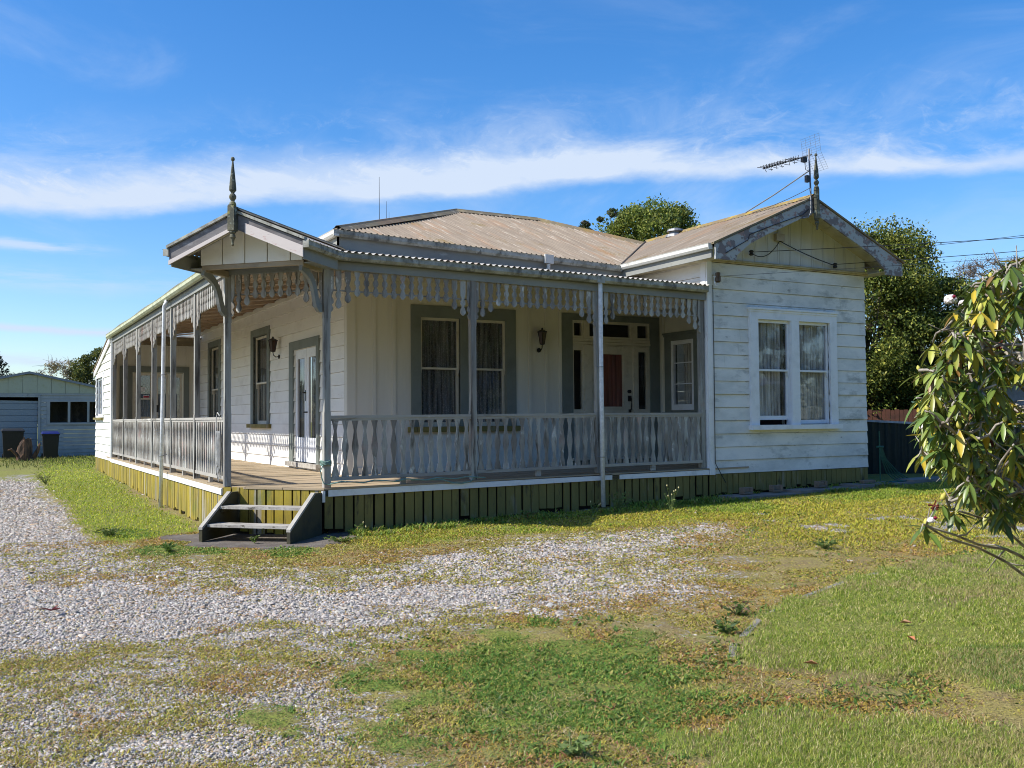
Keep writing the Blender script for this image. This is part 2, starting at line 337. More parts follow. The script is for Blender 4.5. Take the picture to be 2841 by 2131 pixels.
def masks(x, y):
    n1 = fbm(x, y, .9); n2 = fbm(x + 31, y, 3.2); n3 = fbm(x, y + 57, 9.)
    wob = (n1 - .5) * .7 + (n2 - .5) * .5
    grav = np.maximum(soft(polydist(x, y, P_GRAVEL) + wob * .9, 1.3) * .72, soft(polydist(x, y, P_CLEAN) + wob * 1.0, 1.3))
    grav = np.maximum(grav, soft(polydist(x, y, P_CLEAN2) + wob * 1.0, 1.1) * .78)
    grav = np.maximum(grav, soft(polydist(x, y, P_GRAVEL2) + wob * .6, .9) * .60)
    grav = np.clip(grav + ((n1 - .5) * .28 + (n2 - .5) * .38 + (n3 - .5) * .8) * np.clip(grav * 6, 0, 1) * (1 - .6 * np.clip(grav * 6 - 5, 0, 1)), 0, 1)
    clov = soft(polydist(x, y, P_CLOVER) + (n1 - .60) * 1.8 + (n2 - .5) * 1.5 + (n3 - .5) * .7 - .06, .32)
    for (cx, cy, r) in ((-1.68, -7.74, .13), (.28, -6.72, .14), (-1.02, -.4, .35), (.24, -1.3, .3), (-1.15, 1.9, .35), (.75, -6.4, .12), (-.55, -.75, .2)):
        clov = np.maximum(clov, soft(r - np.hypot(x - cx, (y - cy) * .6) + (n3 - .5) * .3, .12))
    lawn = np.maximum(soft(polydist(x, y, P_LAWN) + (n2 - .5) * .5, .22), soft(polydist(x, y, P_LAWN2) + (n2 - .5) * .5, .3) * .8)
    lg = soft(polydist(x, y, P_LGRASS) + (n2 - .5) * .5, .25)
    rg = soft(polydist(x, y, P_RGRASS) + (n2 - .5) * .8, .8)
    fg = soft(polydist(x, y, P_FGRASS) + (n2 - .5) * .5, .4)
    grav = grav * (1 - clov) * (1 - lawn) * (1 - lg) * (1 - .7 * fg) * (1 - .9 * rg)
    n4 = fbm(x + 91, y + 13, 2.2)
    gap = np.clip((n4 - .62) * 9, 0, 1)
    grav = np.maximum(grav, gap * .75 * rg * (y < -1.6) * (x < 11)); 
    slab = soft(polydist(x, y, P_SLAB) + (n2 - .5) * .5 + (n3 - .5) * .25, .06)
    grav = grav * (1 - slab); clov = clov * (1 - .8 * slab); lg = lg * (1 - slab); fg = fg * (1 - slab)
    return grav, clov, lawn, lg, rg, fg, slab, n1, n2, n3
def make_ground():
    xs = np.concatenate([np.linspace(-260, -12, 14)[:-1], np.arange(-12, -5, .35), np.arange(-5, 12, .06), np.arange(12, 24, .3), np.linspace(24.3, 300, 16)])
    ys = np.concatenate([np.linspace(-200, -14, 10)[:-1], np.arange(-14, -9.6, .3), np.arange(-9.6, -1, .05), np.arange(-1, 10, .1), np.arange(10, 34, .4), np.linspace(34.5, 400, 20)])
    X, Y = np.meshgrid(xs, ys); nx, ny = len(xs), len(ys)
    g, c, lw, lg, rg, fg, slab, n1, n2, n3 = masks(X, Y)
    near = (np.abs(X - 3) < 9) & (Y > -10) & (Y < 3)
    Z = gz(X, Y) + near * ((n2 - .5) * .03 + (n3 - .5) * .012) * (1 - slab) + .02 * lw - .012 * (g > .5) - .008 * slab
    co = np.stack([X, Y, Z], -1).reshape(-1, 3)
    i = np.arange(nx * ny).reshape(ny, nx)
    q = np.stack([i[:-1, :-1], i[:-1, 1:], i[1:, 1:], i[1:, :-1]], -1).reshape(-1, 4)
    me = bpy.data.meshes.new('ground'); me.vertices.add(len(co)); me.vertices.foreach_set('co', co.ravel())
    me.loops.add(q.size); me.loops.foreach_set('vertex_index', q.ravel().astype(np.int32))
    me.polygons.add(len(q)); me.polygons.foreach_set('loop_start', (np.arange(len(q)) * 4).astype(np.int32)); me.polygons.foreach_set('loop_total', np.full(len(q), 4, np.int32))
    me.update(calc_edges=True); me.validate()
    me.polygons.foreach_set('use_smooth', [True] * len(me.polygons))
    green = np.clip(c * 1.0 + .75 * lw + .8 * lg + .35 * rg + .6 * fg, 0, 1)
    far = (Y > 10) | (X > 12) | (X < -6); green = np.where(far, np.maximum(green, .6), green)
    dry = np.clip((n1 - .52) * 5, 0, 1) * (.3 + .4 * lw) + .2 * (1 - green)
    A = me.color_attributes.new('gm', 'FLOAT_COLOR', 'POINT')
    A.data.foreach_set('color', np.stack([g, green, np.clip(dry, 0, 1), slab], -1).ravel().astype(np.float32))
    m, nt, b = new_mat('ground earth, moss and fine gravel'); me.materials.append(m)
    at = N(nt, 'ShaderNodeAttribute', attribute_name='gm'); sp = N(nt, 'ShaderNodeSeparateColor'); L(nt, at.outputs['Color'], sp.inputs[0])
    v = coords(nt, V1, False)
    nA = noise(nt, v, 3., 8, .7); nB = noise(nt, v, 22, 6, .7); nC = noise(nt, v, 70, 3, .6)
    moss = mixc(nt, ramp(nt, nA, .42, .62), (.30, .26, .075), (.24, .175, .095)); moss = mixc(nt, ramp(nt, nB, .50, .66), moss, (.40, .35, .14)); moss = mixc(nt, ramp(nt, nC, .5, .64), moss, (.08, .07, .028))
    gr = mixc(nt, ramp(nt, nB, .4, .62), (.14, .18, .03), (.24, .28, .05)); gr = mixc(nt, ramp(nt, nC, .5, .66), gr, (.05, .05, .02))
    dr = mixc(nt, ramp(nt, nB, .4, .62), (.27, .21, .11), (.16, .11, .06))
    c1 = mixc(nt, sp.outputs[1], moss, gr); c1 = mixc(nt, ramp(nt, sp.outputs[2], .1, .9), c1, dr)
    vo = N(nt, 'ShaderNodeTexVoronoi', Scale=46.); L(nt, v, vo.inputs['Vector'])
    vo2 = N(nt, 'ShaderNodeTexVoronoi', Scale=46., feature='DISTANCE_TO_EDGE'); L(nt, v, vo2.inputs['Vector'])
    sc = N(nt, 'ShaderNodeSeparateColor'); L(nt, vo.outputs['Color'], sc.inputs[0])
    st = mixc(nt, sc.outputs[0], (.24, .232, .22), (.54, .52, .49)); st = mixc(nt, ramp(nt, sc.outputs[1], .86, .9), st, (.66, .64, .6))
    st = mixc(nt, ramp(nt, sc.outputs[2], .8, .85), st, (.33, .26, .20)); st = mixc(nt, ramp(nt, vo2.outputs[0], .0, .10, 1, 0), st, (.07, .065, .06))
    mth = N(nt, 'ShaderNodeMath', operation='ADD'); L(nt, sp.outputs[0], mth.inputs[0])
    pm = ramp(nt, nB, .3, .7, -.42, .42); L(nt, pm, mth.inputs[1])
    gf = ramp(nt, mth.outputs[0], .42, .54)
    c2 = mixc(nt, gf, c1, st)
    conc = mixc(nt, ramp(nt, nA, .4, .65), (.12, .10, .085), (.20, .18, .155)); conc = mixc(nt, ramp(nt, nB, .58, .66), conc, (.08, .075, .05))
    at2 = N(nt, 'ShaderNodeMath', operation='GREATER_THAN'); at2.inputs[1].default_value = .5; L(nt, at.outputs['Alpha'], at2.inputs[0])
    c2 = mixc(nt, at2.outputs[0], c2, conc)
    L(nt, c2, b.inputs['Base Color']); b.inputs['Roughness'].default_value = .95; b.inputs['Specular IOR Level'].default_value = .15
    hh = N(nt, 'ShaderNodeMath', operation='MULTIPLY'); L(nt, vo2.outputs[0], hh.inputs[0]); L(nt, gf, hh.inputs[1])
    h2 = N(nt, 'ShaderNodeMath', operation='ADD'); L(nt, hh.outputs[0], h2.inputs[0]); L(nt, nC, h2.inputs[1])
    bump(nt, b, h2.outputs[0], .8, .02)
    o = bpy.data.objects.new('ground', me); col.objects.link(o); o['kind'] = 'structure'
make_ground()

def scatter_pts(n, x0, x1, y0, y1, dens, dmax=1e9, bias=1.0):
    """points over a rectangle, denser towards the viewer's side of the yard"""
    x = NP.uniform(x0, x1, n); y = NP.uniform(y0, y1, n)
    px, py, d = campx(x, y, gz(x, y))
    ok = (px > -120) & (px < 2330) & (py < 1780) & (d > 1) & (d < dmax)
    x, y, d = x[ok], y[ok], d[ok]
    k = NP.random(len(x)) < np.clip((4.5 / d) ** bias, 0, 1)
    x, y, d = x[k], y[k], d[k]
    k = NP.random(len(x)) < dens(x, y); return x[k], y[k], d[k]
def npmesh(name, co, faces, nper, cols, mat, kind='stuff'):
    me = bpy.data.meshes.new(name); me.vertices.add(len(co)); me.vertices.foreach_set('co', co.ravel().astype(np.float32))
    me.loops.add(faces.size); me.loops.foreach_set('vertex_index', faces.ravel().astype(np.int32))
    me.polygons.add(len(faces)); me.polygons.foreach_set('loop_start', (np.arange(len(faces)) * nper).astype(np.int32)); me.polygons.foreach_set('loop_total', np.full(len(faces), nper, np.int32))
    me.update(calc_edges=True)
    A = me.color_attributes.new('tint', 'FLOAT_COLOR', 'POINT')
    A.data.foreach_set('color', np.concatenate([cols, np.ones((len(cols), 1))], 1).ravel().astype(np.float32))
    me.materials.append(mat); o = bpy.data.objects.new(name, me); col.objects.link(o)
    if kind: o['kind'] = kind
    return o
def tint_mat(name, rough, trans=0., spec=.2):
    m, nt, b = new_mat(name); a = N(nt, 'ShaderNodeAttribute', attribute_name='tint'); L(nt, a.outputs['Color'], b.inputs['Base Color'])
    b.inputs['Roughness'].default_value = rough; b.inputs['Specular IOR Level'].default_value = spec
    if trans:
        out = nt.nodes['Material Output']; t = N(nt, 'ShaderNodeBsdfTranslucent'); mx = N(nt, 'ShaderNodeMixShader'); mx.inputs[0].default_value = trans
        L(nt, a.outputs['Color'], t.inputs[0]); L(nt, b.outputs[0], mx.inputs[1]); L(nt, t.outputs[0], mx.inputs[2]); L(nt, mx.outputs[0], out.inputs[0])
    return m
M['leaf'] = tint_mat('leaf', .55, .3, .3); M['blade'] = tint_mat('grass blade', .65, .3, .15); M['stone'] = tint_mat('gravel stone', .9, 0, .2)
M['gloss'] = tint_mat('leathery leaf', .38, .12, .5)

def stones():
    def dens(x, y):
        g = masks(x, y)[0]; s = .15 * (1 - masks(x, y)[6]) * (polydist(x, y, P_LAWN) < 0) * (polydist(x, y, P_CLOVER) < 0) * (polydist(x, y, P_LGRASS) < 0) * (polydist(x, y, P_RGRASS) < 0)
        return np.clip(g ** 1.35 * 1.1 + s * .30, 0, 1)
    x, y, d = scatter_pts(1150000, -4.5, 7.2, -9.6, 15, dens, 30, 1.35)
    n = len(x); base = np.array([(-1, -1, -.6), (1, -1, -.6), (1, 1, -.6), (-1, 1, -.6), (-.75, -.8, .7), (.8, -.7, .6), (.75, .8, .75), (-.8, .75, .6)], float)
    f = np.array([(0, 1, 5, 4), (1, 2, 6, 5), (2, 3, 7, 6), (3, 0, 4, 7), (4, 5, 6, 7)])
    V = base[None] * (1 + NP.uniform(-.35, .35, (n, 8, 3)))
    s = np.exp(NP.normal(math.log(.0054), .36, n)) * np.clip(d / 6, 1, 3.2) ** .8; s = np.clip(s, .004, .030)
    V = V * np.stack([s * NP.uniform(.8, 1.5, n), s, s * NP.uniform(.35, .7, n)], -1)[:, None, :]
    a = NP.uniform(0, 6.28, n); c, sn = np.cos(a)[:, None], np.sin(a)[:, None]
    tl = NP.normal(0, .3, n)[:, None]
    X = V[..., 0] * c - V[..., 1] * sn; Y = V[..., 0] * sn + V[..., 1] * c; Z = V[..., 2] + tl * V[..., 0]
    co = np.stack([X + x[:, None], Y + y[:, None], Z + gz(x, y)[:, None] - .004 + (s * np.where(masks(x, y)[0] > .8, .15, -.12))[:, None]], -1).reshape(-1, 3)
    F = (f[None] + 8 * np.arange(n)[:, None, None]).reshape(-1, 4)
    g = NP.choice([.24, .33, .39, .44, .54], n, p=[.08, .22, .36, .28, .06]) * NP.uniform(.85, 1.12, n)
    t = np.stack([g * NP.uniform(1.02, 1.14, n), g * NP.uniform(.97, 1.0, n), g * NP.uniform(.82, .93, n)], -1); br_ = (NP.random(n) < .14)[:, None]; t = np.where(br_, t * np.array((.95, .78, .58)), t)
    npmesh('gravel', co, F, 4, np.repeat(t, 8, 0), M['stone'])
stones()
def blades(name, x, y, h, w, lean, tint, mat='blade', seg=2, off=0.):
    n = len(x); a = NP.uniform(0, 6.28, n); ux, uy = np.cos(a), np.sin(a); lx, ly = -uy, ux
    ln = NP.uniform(.3, 1.2, n) * lean * h; z0 = gz(x, y) + off - .003
    rows = []
    for k in range(seg):
        t = k / seg; ww = w * (1 - .35 * t)
        for sgn in (-1, 1):
            rows.append(np.stack([x + ux * sgn * ww / 2 + lx * ln * t * t, y + uy * sgn * ww / 2 + ly * ln * t * t, z0 + h * t * (1 - .25 * t * np.minimum(lean, 1))], -1))
    rows.append(np.stack([x + lx * ln, y + ly * ln, z0 + h * (1 - .25 * np.minimum(lean, 1))], -1))
    co = np.stack(rows, 1).reshape(-1, 3); k = 2 * seg + 1
    tri = []
    for i in range(seg - 1): tri += [(2 * i, 2 * i + 1, 2 * i + 3), (2 * i, 2 * i + 3, 2 * i + 2)]
    tri.append((2 * seg - 2, 2 * seg - 1, 2 * seg)); tri = np.array(tri)
    F = (tri[None] + k * np.arange(n)[:, None, None]).reshape(-1, 3)
    return npmesh(name, co, F, 3, np.repeat(tint, k, 0), M[mat])
def pick(n, pal, p, jit=.22):
    i = NP.choice(len(pal), n, p=p); t = np.array(pal)[i]
    return t * NP.uniform(1 - jit, 1 + jit, (n, 1))
def lawn():
    GRN = [(.18, .27, .04), (.27, .35, .05), (.44, .45, .09), (.62, .53, .27), (.11, .19, .032)]
    # mown lawn on the right
    x, y, d = scatter_pts(2000000, -.7, 14, -12, -5.8, lambda x, y: np.clip(masks(x, y)[2] * 1.1 - .05, 0, 1) * np.clip(1.25 - 1.2 * (fbm(x + 5, y, 1.7) > .64), .3, 1), 16, 1.5)
    n = len(x); dr = fbm(x, y, 1.1); t = pick(n, GRN, [.24, .30, .20, .16, .10])
    t = t * (1 - .0) ; m = (dr > .52)[:, None] & (NP.random((n, 1)) < .45); dk = (fbm(x + 60, y + 9, .7) > .53)[:, None]; t = np.where(dk, t * np.array((.62, .78, .8)), t); t = np.where(m, np.array((.40, .33, .15)) * NP.uniform(.8, 1.2, (n, 1)), t)
    blades('lawn_grass', x, y, NP.uniform(.016, .038, n), .0027 * np.clip(d / 4.5, 1, 3), NP.uniform(.4, 1.6, n), t, off=.02)
    # green strip beside the driveway
    x, y, d = scatter_pts(420000, -2.2, 2, .2, 29, lambda x, y: masks(x, y)[3], 50, 1.6)
    n = len(x); t = pick(n, [(.31, .41, .04), (.46, .50, .05), (.58, .55, .08), (.20, .29, .035)], [.3, .35, .2, .15])
    blades('side_grass', x, y, NP.uniform(.02, .05, n), .004 * np.clip(d / 4.5, 1, 5), NP.uniform(.4, 1.4, n), t)
    # clover and creeping weed patches
    x, y, d = scatter_pts(1000000, -3, 2, -9.7, 2.5, lambda x, y: np.clip(masks(x, y)[1] * np.clip(-.7 + 3 * fbm(x + 7, y + 3, 3.3), 0, 1), 0, 1), 18, 1.2)
    n = len(x); t = pick(n, [(.075, .17, .025), (.13, .25, .035), (.24, .33, .055), (.42, .37, .11)], [.34, .32, .22, .12])
    blades('clover_patch', x, y, NP.uniform(.008, .028, n), .0068 * np.clip(d / 4.5, 1, 2.5), NP.uniform(.8, 2.2, n), t, 'leaf')
    # yellow grass and moss towards the right, and along the foot of the house
    def dr2(x, y):
        k = masks(x, y); return np.clip(.8 * k[4] + .9 * k[5], 0, 1) * np.clip(1.1 - k[0] * 1.3, .1, 1) * (1 - k[6])
    x, y, d = scatter_pts(1300000, .5, 18, -6, 2.2, dr2, 24, 1.5)
    n = len(x); k = fbm(x, y + 40, .8) + NP.normal(0, .07, n)
    pal = np.where((y > -1.9 - .0 * x)[:, None] & (k > .46)[:, None], pick(n, [(.26, .35, .045), (.38, .43, .06), (.17, .26, .035)], [.4, .3, .3]), pick(n, [(.52, .46, .06), (.40, .39, .05), (.46, .31, .10), (.25, .30, .045)], [.36, .34, .16, .14]))
    blades('yellow_grass', x, y, NP.uniform(.015, .05, n), .005 * np.clip(d / 4.5, 1, 3.2), NP.uniform(.5, 1.8, n), pal)
    # moss and seedlings among the stones
    def dm(x, y):
        k = masks(x, y); n4 = fbm(x + 11, y + 70, 2.4); free = 1 - np.maximum.reduce([.6 * k[1], k[2], k[3], k[6], .7 * k[4]])
        return np.clip(free * (np.clip(1.15 - k[0] * 1.25, 0, 1) * (.65 + 1.0 * (n4 > .5)) + .02), 0, 1)
    x, y, d = scatter_pts(1500000, -4.5, 7.5, -9.7, 1.5, dm, 15, 1.2)
    n = len(x); hue = fbm(x + 3, y + 8, .9)
    t = pick(n, [(.45, .39, .07), (.34, .31, .055), (.46, .32, .14), (.28, .16, .08), (.20, .25, .045)], [.34, .28, .16, .08, .14])
    t = np.where((hue > .56)[:, None], t * np.array((1.05, .85, .95)), t)
    blades('moss', x, y, NP.uniform(.005, .020, n), .0075 * np.clip(d / 4.5, 1, 2.4), NP.uniform(.8, 2.5, n), t, 'leaf')
    # taller weeds and grass against the foot of the skirting
    x, y, d = scatter_pts(60000, -.3, 12, -.75, -.06, lambda x, y: np.clip((fbm(x + 3, y, 2.6) - .46) * 5, 0, 1) * np.clip(.3 - y * .0 + .6 * (fbm(x, y + 9, 7.) > .5), 0, 1) * (x > 1.4), 26, .6)
    n = len(x); blades('skirting_weeds', x, y, NP.uniform(.03, .11, n), .010 * np.clip(d / 6, 1, 2.0), NP.uniform(.5, 1.6, n), pick(n, [(.20, .30, .05), (.32, .38, .06), (.12, .20, .035), (.40, .28, .10)], [.36, .30, .24, .10]), 'leaf', 3)
    # broad leaved weeds and dead straw creeping over the bare ground
    def dw(x, y):
        k = masks(x, y); e = np.abs(polydist(x, y, P_LAWN)); n5 = fbm(x + 201, y + 33, 1.5); n6 = fbm(x + 77, y + 5, 4.)
        z = np.clip((n6 - .48) * 6, 0, 1) * (np.clip(1 - e / .5, 0, 1) * .9 + .8 * (y < -7.6) * (x > -.2) * (n5 > .47) + .5 * (y > -5.9) * (x > 3.8) * (n5 > .52) + .35 * (y < -6.3) * (x > -1.2) * (x < 1.6))
        return np.clip(z, 0, 1) * (1 - k[6]) * (x < 11)
    x, y, d = scatter_pts(260000, -1.5, 11, -9.9, -.3, dw, 20, 1.3)
    n = len(x); blades('broadleaf_weeds', x, y, NP.uniform(.010, .042, n), .0125 * np.clip(d / 4.5, 1, 2.0) * NP.uniform(.6, 1.3, n), NP.uniform(.9, 2.2, n), pick(n, [(.10, .19, .03), (.17, .25, .045), (.07, .13, .03), (.30, .15, .07), (.33, .30, .08)], [.32, .30, .18, .08, .12]), 'leaf', 3)
    def ds(x, y):
        k = masks(x, y); n5 = fbm(x + 11, y + 93, 1.3); n6 = fbm(x + 7, y + 45, 5.); return np.clip((n5 - .52) * 7, 0, 1) * np.clip((n6 - .40) * 5, 0, 1) * (1 - k[6]) * (1 - .7 * k[3]) * np.clip(1.2 - k[0] * 1.6, 0, 1)
    x, y, d = scatter_pts(500000, -3.5, 12, -10, 0, ds, 18, 1.4)
    n = len(x); blades('dry_straw', x, y, NP.uniform(.008, .035, n), .0034 * np.clip(d / 4.5, 1, 2.8), NP.uniform(1.5, 4.5, n), pick(n, [(.50, .40, .22), (.40, .28, .15), (.58, .50, .30), (.30, .18, .10)], [.4, .25, .2, .15]))
    # rough grass by the shed and in the shade beside the wing
    x, y, d = scatter_pts(60000, -3.4, 1.6, 14, 29, lambda x, y: np.clip((y - 18) / 8, 0, 1) * .8 + 0 * x, 60, 1)
    n = len(x); blades('rough_grass', x, y, NP.uniform(.04, .16, n), .02, NP.uniform(.5, 1.6, n), pick(n, [(.14, .17, .04), (.07, .10, .03), (.25, .23, .07)], [.4, .3, .3]))
lawn()
# concrete kerb between lawn and gravel
k = MB()
E_ = [(1.30, -8.00), (1.52, -7.77), (2.36, -7.17), (3.34, -6.72), (4.35, -6.36), (5.2, -6.2)]
for i in range(len(E_) - 1):
    (ax, ay), (bx, by) = E_[i], E_[i + 1]; l = math.hypot(bx - ax, by - ay); nxx, nyy = -(by - ay) / l * .026, (bx - ax) / l * .026
    z0, z1 = gzf(ax, ay), gzf(bx, by); g_ = .012 / l
    A, B = (lerp(ax, bx, g_), lerp(ay, by, g_)), (lerp(ax, bx, 1 - g_), lerp(ay, by, 1 - g_))
    k.hexa([(A[0] - nxx, A[1] - nyy, z0 - .1), (B[0] - nxx, B[1] - nyy, z1 - .1), (B[0] + nxx, B[1] + nyy, z1 - .1), (A[0] + nxx, A[1] + nyy, z0 - .1),
            (A[0] - nxx, A[1] - nyy, z0 + .010), (B[0] - nxx, B[1] - nyy, z1 + .009), (B[0] + nxx, B[1] + nyy, z1 + .010), (A[0] + nxx, A[1] + nyy, z0 + .009)])
tag(k.build('kerb', M['concrete']), None, None, kind='structure')
k = MB()
for i in range(8):
    a = 8.05 + i * 1.5; k.box(a, a + 1.49, -.62 + .02 * i, -.10, 0, gzf(a, 0) + .045)
tag(k.build('path', M['concrete']), None, None, kind='structure')

# ------------------------------------------------------------------ the house
H = thing('house', 'old single storey white wooden villa with fretwork verandah and a rusty tan iron roof', 'house')
def wwall(mb, F, u0, u1, z0, z1, course, opens=(), top=None, t0=.030, t1=.006, zstart=None, joints=.35):
    """lapped weatherboards with openings cut out of them"""
    z = z0; zs = [z0]
    while z < z1 - 1e-6:
        zt = min(z + course, z1)
        br = sorted({z, zt, *[q for o in opens for q in (o[2], o[3]) if z < q < zt]})
        segs0 = [(u0, u1)]
        if joints and rnd.random() < .9:
            ju = rnd.uniform(u0 + .2, u1 - .2); segs0 = [(u0, ju - .0015), (ju + .0015, u1)]
        jit = rnd.uniform(-.003, .003)
        for a, b in zip(br, br[1:]):
            segs = list(segs0)
            for o in opens:
                if o[2] < b - 1e-6 and o[3] > a + 1e-6:
                    ns = []
                    for s in segs:
                        if o[1] <= s[0] or o[0] >= s[1]: ns.append(s); continue
                        if o[0] > s[0]: ns.append((s[0], o[0]))
                        if o[1] < s[1]: ns.append((o[1], s[1]))
                    segs = ns
            gp = .0055 if abs(b - zt) < 1e-6 and not top else 0.
            na = lerp(t0, t1, (a - z) / course) + jit; nb = lerp(t0, t1, (b - z) / course) + jit
            for s in segs:
                k = max(1, int((s[1] - s[0]) / .4)) if top else 1
                for i in range(k):
                    a0 = lerp(s[0], s[1], i / k); a1 = lerp(s[0], s[1], (i + 1) / k)
                    za, zb = (min(b, top(a0)), min(b, top(a1))) if top else (b, b)
                    if za <= a + .002 and zb <= a + .002: continue
                    za, zb = max(za, a), max(zb, a)
                    P = F.p
                    mb.hexa([P(a0, na, a), P(a1, na, a), P(a1, -.03, a), P(a0, -.03, a), P(a0, nb, za - gp), P(a1, nb, zb - gp), P(a1, -.03, zb - gp), P(a0, -.03, za - gp)])
        z = zt
def panel(mb, F, u0, u1, z0, z1, n0, n1, opens=()):
    us = sorted({u0, u1, *[q for o in opens for q in o[:2] if u0 < q < u1]})
    for a, b in zip(us, us[1:]):
        sp = [(z0, z1)]
        for o in opens:
            if o[0] < b - 1e-6 and o[1] > a + 1e-6:
                sp = [q for s in sp for q in ((s[0], min(s[1], o[2])), (max(s[0], o[3]), s[1])) if q[1] - q[0] > 1e-4]
        for s in sp: mb.fb(F, a, b, n0, n1, s[0], s[1])
def ringbox(mb, F, u0, u1, z0, z1, w, n0, n1, wt=None, wb=None):
    wt = w if wt is None else wt; wb = w if wb is None else wb
    mb.fb(F, u0, u0 + w, n0, n1, z0, z1); mb.fb(F, u1 - w, u1, n0, n1, z0, z1)
    mb.fb(F, u0 + w, u1 - w, n0, n1, z1 - wt, z1); mb.fb(F, u0 + w, u1 - w, n0, n1, z0, z0 + wb)
def sheet(mb, F, u0, u1, z0, z1, n, amp=.012, pitch=.09, seed=0, gather=None):
    r = random.Random(seed); k = max(6, int((u1 - u0) / .012)); ph = r.random() * 6; vs = []; rows = 7
    for j in range(rows + 1):
        z = lerp(z0, z1, j / rows)
        for i in range(k + 1):
            u = lerp(u0, u1, i / k); w = math.sin(u / pitch * 6.283 + ph + .8 * math.sin(u * 17 + j * .25)) + .4 * math.sin(u * 123 + ph + j * .3)
            vs.append(F.p(u, n + amp * w, z))
    fs = [(j * (k + 1) + i, j * (k + 1) + i + 1, (j + 1) * (k + 1) + i + 1, (j + 1) * (k + 1) + i) for j in range(rows) for i in range(k)]
    mb.add(vs, fs)
def sash(F, u0, u1, z0, z1, zm, mat, cmat, seed, n=-.055, raise_=0., amp=.012, glass='glass', trans=None, cz0=None, cu=None, lugs=True):
    """double hung sash window: part 'window' with panes and curtain as sub-parts"""
    mb = MB(); s = .045
    ringbox(mb, F, u0, u1, zm, z1, s, n, n + .035, .05, .035)
    ringbox(mb, F, u0, u1, z0 + raise_, zm + .035, s, n - .038, n - .003, .035, .075)
    if lugs:
        for a in (u0 + .004, u1 - s + .004): mb.prism(F, [(a, zm), (a + .036, zm), (a + .03, zm - .05), (a + .018, zm - .10), (a + .004, zm - .09)], n + .001, n + .034)
    w = mb.build('window', mat, H)
    for a, b, nn in ((zm + .035, z1 - .05, n + .016), (z0 + raise_ + .075, zm, n - .02)):
        MB().fb(F, u0 + s, u1 - s, nn - .003, nn, a, b).build('pane', M[glass], w)
    if cmat:
        c = MB(); cu_ = cu or (u0 + .01, u1 - .01)
        sheet(c, F, cu_[0], cu_[1], (cz0 if cz0 is not None else z0 + .02), z1 - .01, n - .066, amp, .085, seed); c.build('curtain', cmat, w, smooth=True)
    MB().fb(F, u0 - .08, u1 + (.07 if u1 < 5 else .40 if F is FW else .07), n - .25, n - .24, z0 - .08, z1 + .08).build('added_dark_panel', M['dark'], w)  # added dark panel behind the curtain, stands for the unlit room
    return w

# --- main walls
Yf, Xs = 2.4, 2.32
FW, LW = FRONT(Yf), SIDE(Xs)
side_open = [(7.45, 8.62, 1.52, 3.46), (4.07, 5.49, .80, 2.955), (12.15, 13.25, 1.52, 3.53)]
mb = MB(); wwall(mb, LW, Yf + .12, 15.2, .64, 4.22, .222, side_open, t0=.026); wwall(mb, LW, Yf + .12, 10, 4.22, 4.5, .222, t0=.026, joints=0); mb.build('weatherboard_wall', M['board_side'], H)
mb = MB(); mb.fb(LW, Yf - .0, Yf + .12, -.02, .036, .64, 4.5); mb.build('corner_board', M['batten'], H)
fo = [(3.62, 4.38, 1.47, 3.38), (4.55, 5.31, 1.47, 3.38), (6.74, 8.56, .80, 3.46)]
mb = MB(); panel(mb, FW, Xs - .034, 8.87, .64, 4.5, -.03, 0, fo)
for a, w in ((Xs - .034, .15), (2.73, .07), (3.09, .07), (5.78, .06), (6.13, .06), (6.44, .06), (8.80, .07)): mb.fb(FW, a, a + w, .002, .020, .64, 4.5)
mb.fb(FW, Xs + .12, 6.49, .002, .025, .66, .80)
mb.build('batten_wall', M['batten'], H)
mb = MB(); mb.fb(SIDE(0), 14.24, 15.1, -Xs, -Xs + .0, 0, .1) if False else None
EW = FRONT(15.2)
eo = [(.66, 1.14, 1.66, 2.95), (1.20, 1.96, .80, 2.95)]
mb = MB(); panel(mb, EW, .03, Xs, .64, 3.76, -.03, 0, eo); mb.prism(EW, [(.03, 3.761), (Xs, 3.761), (Xs, 4.05)], -.03, 0)
for i in range(9): mb.fb(EW, .16 + i * .27, .20 + i * .27, .002, .018, 3.14, 3.76 + .03 * i)
mb.build('end_wall', M['batten'], H)
# --- side verandah windows and french doors
def trimmed(F, ou, oz, iu, iz, n1, mat, name='window_trim', sill=None, cap=False):
    mb = MB(); mb.fb(F, ou[0], iu[0], .0, n1, oz[0], oz[1]); mb.fb(F, iu[1], ou[1], .0, n1, oz[0], oz[1])
    mb.fb(F, iu[0], iu[1], .0, n1, iz[1], oz[1])
    if oz[0] < iz[0] - .01: mb.fb(F, iu[0], iu[1], .0, n1, oz[0], iz[0])
    for a, b in ((iu[0] - .012, iu[0] + .003), (iu[1] - .003, iu[1] + .012)): mb.fb(F, a, b, -.14, -.0005, iz[0], iz[1])
    mb.fb(F, iu[0] + .004, iu[1] - .004, -.14, -.0005, iz[1] - .003, iz[1] + .012)
    if cap: mb.fb(F, ou[0] - .03, ou[1] + .03, 0, n1 + .03, oz[1], oz[1] + .035); mb.fb(F, ou[0] - .015, ou[1] + .015, 0, n1 + .012, oz[1] - .04, oz[1] - .002)
    o = mb.build(name, mat, H)
    if sill:
        s = MB(); s.fb(F, sill[0], sill[1], -.14, n1 + .06, sill[2], sill[3]); s.build('sill', sill[4], o)
    return o
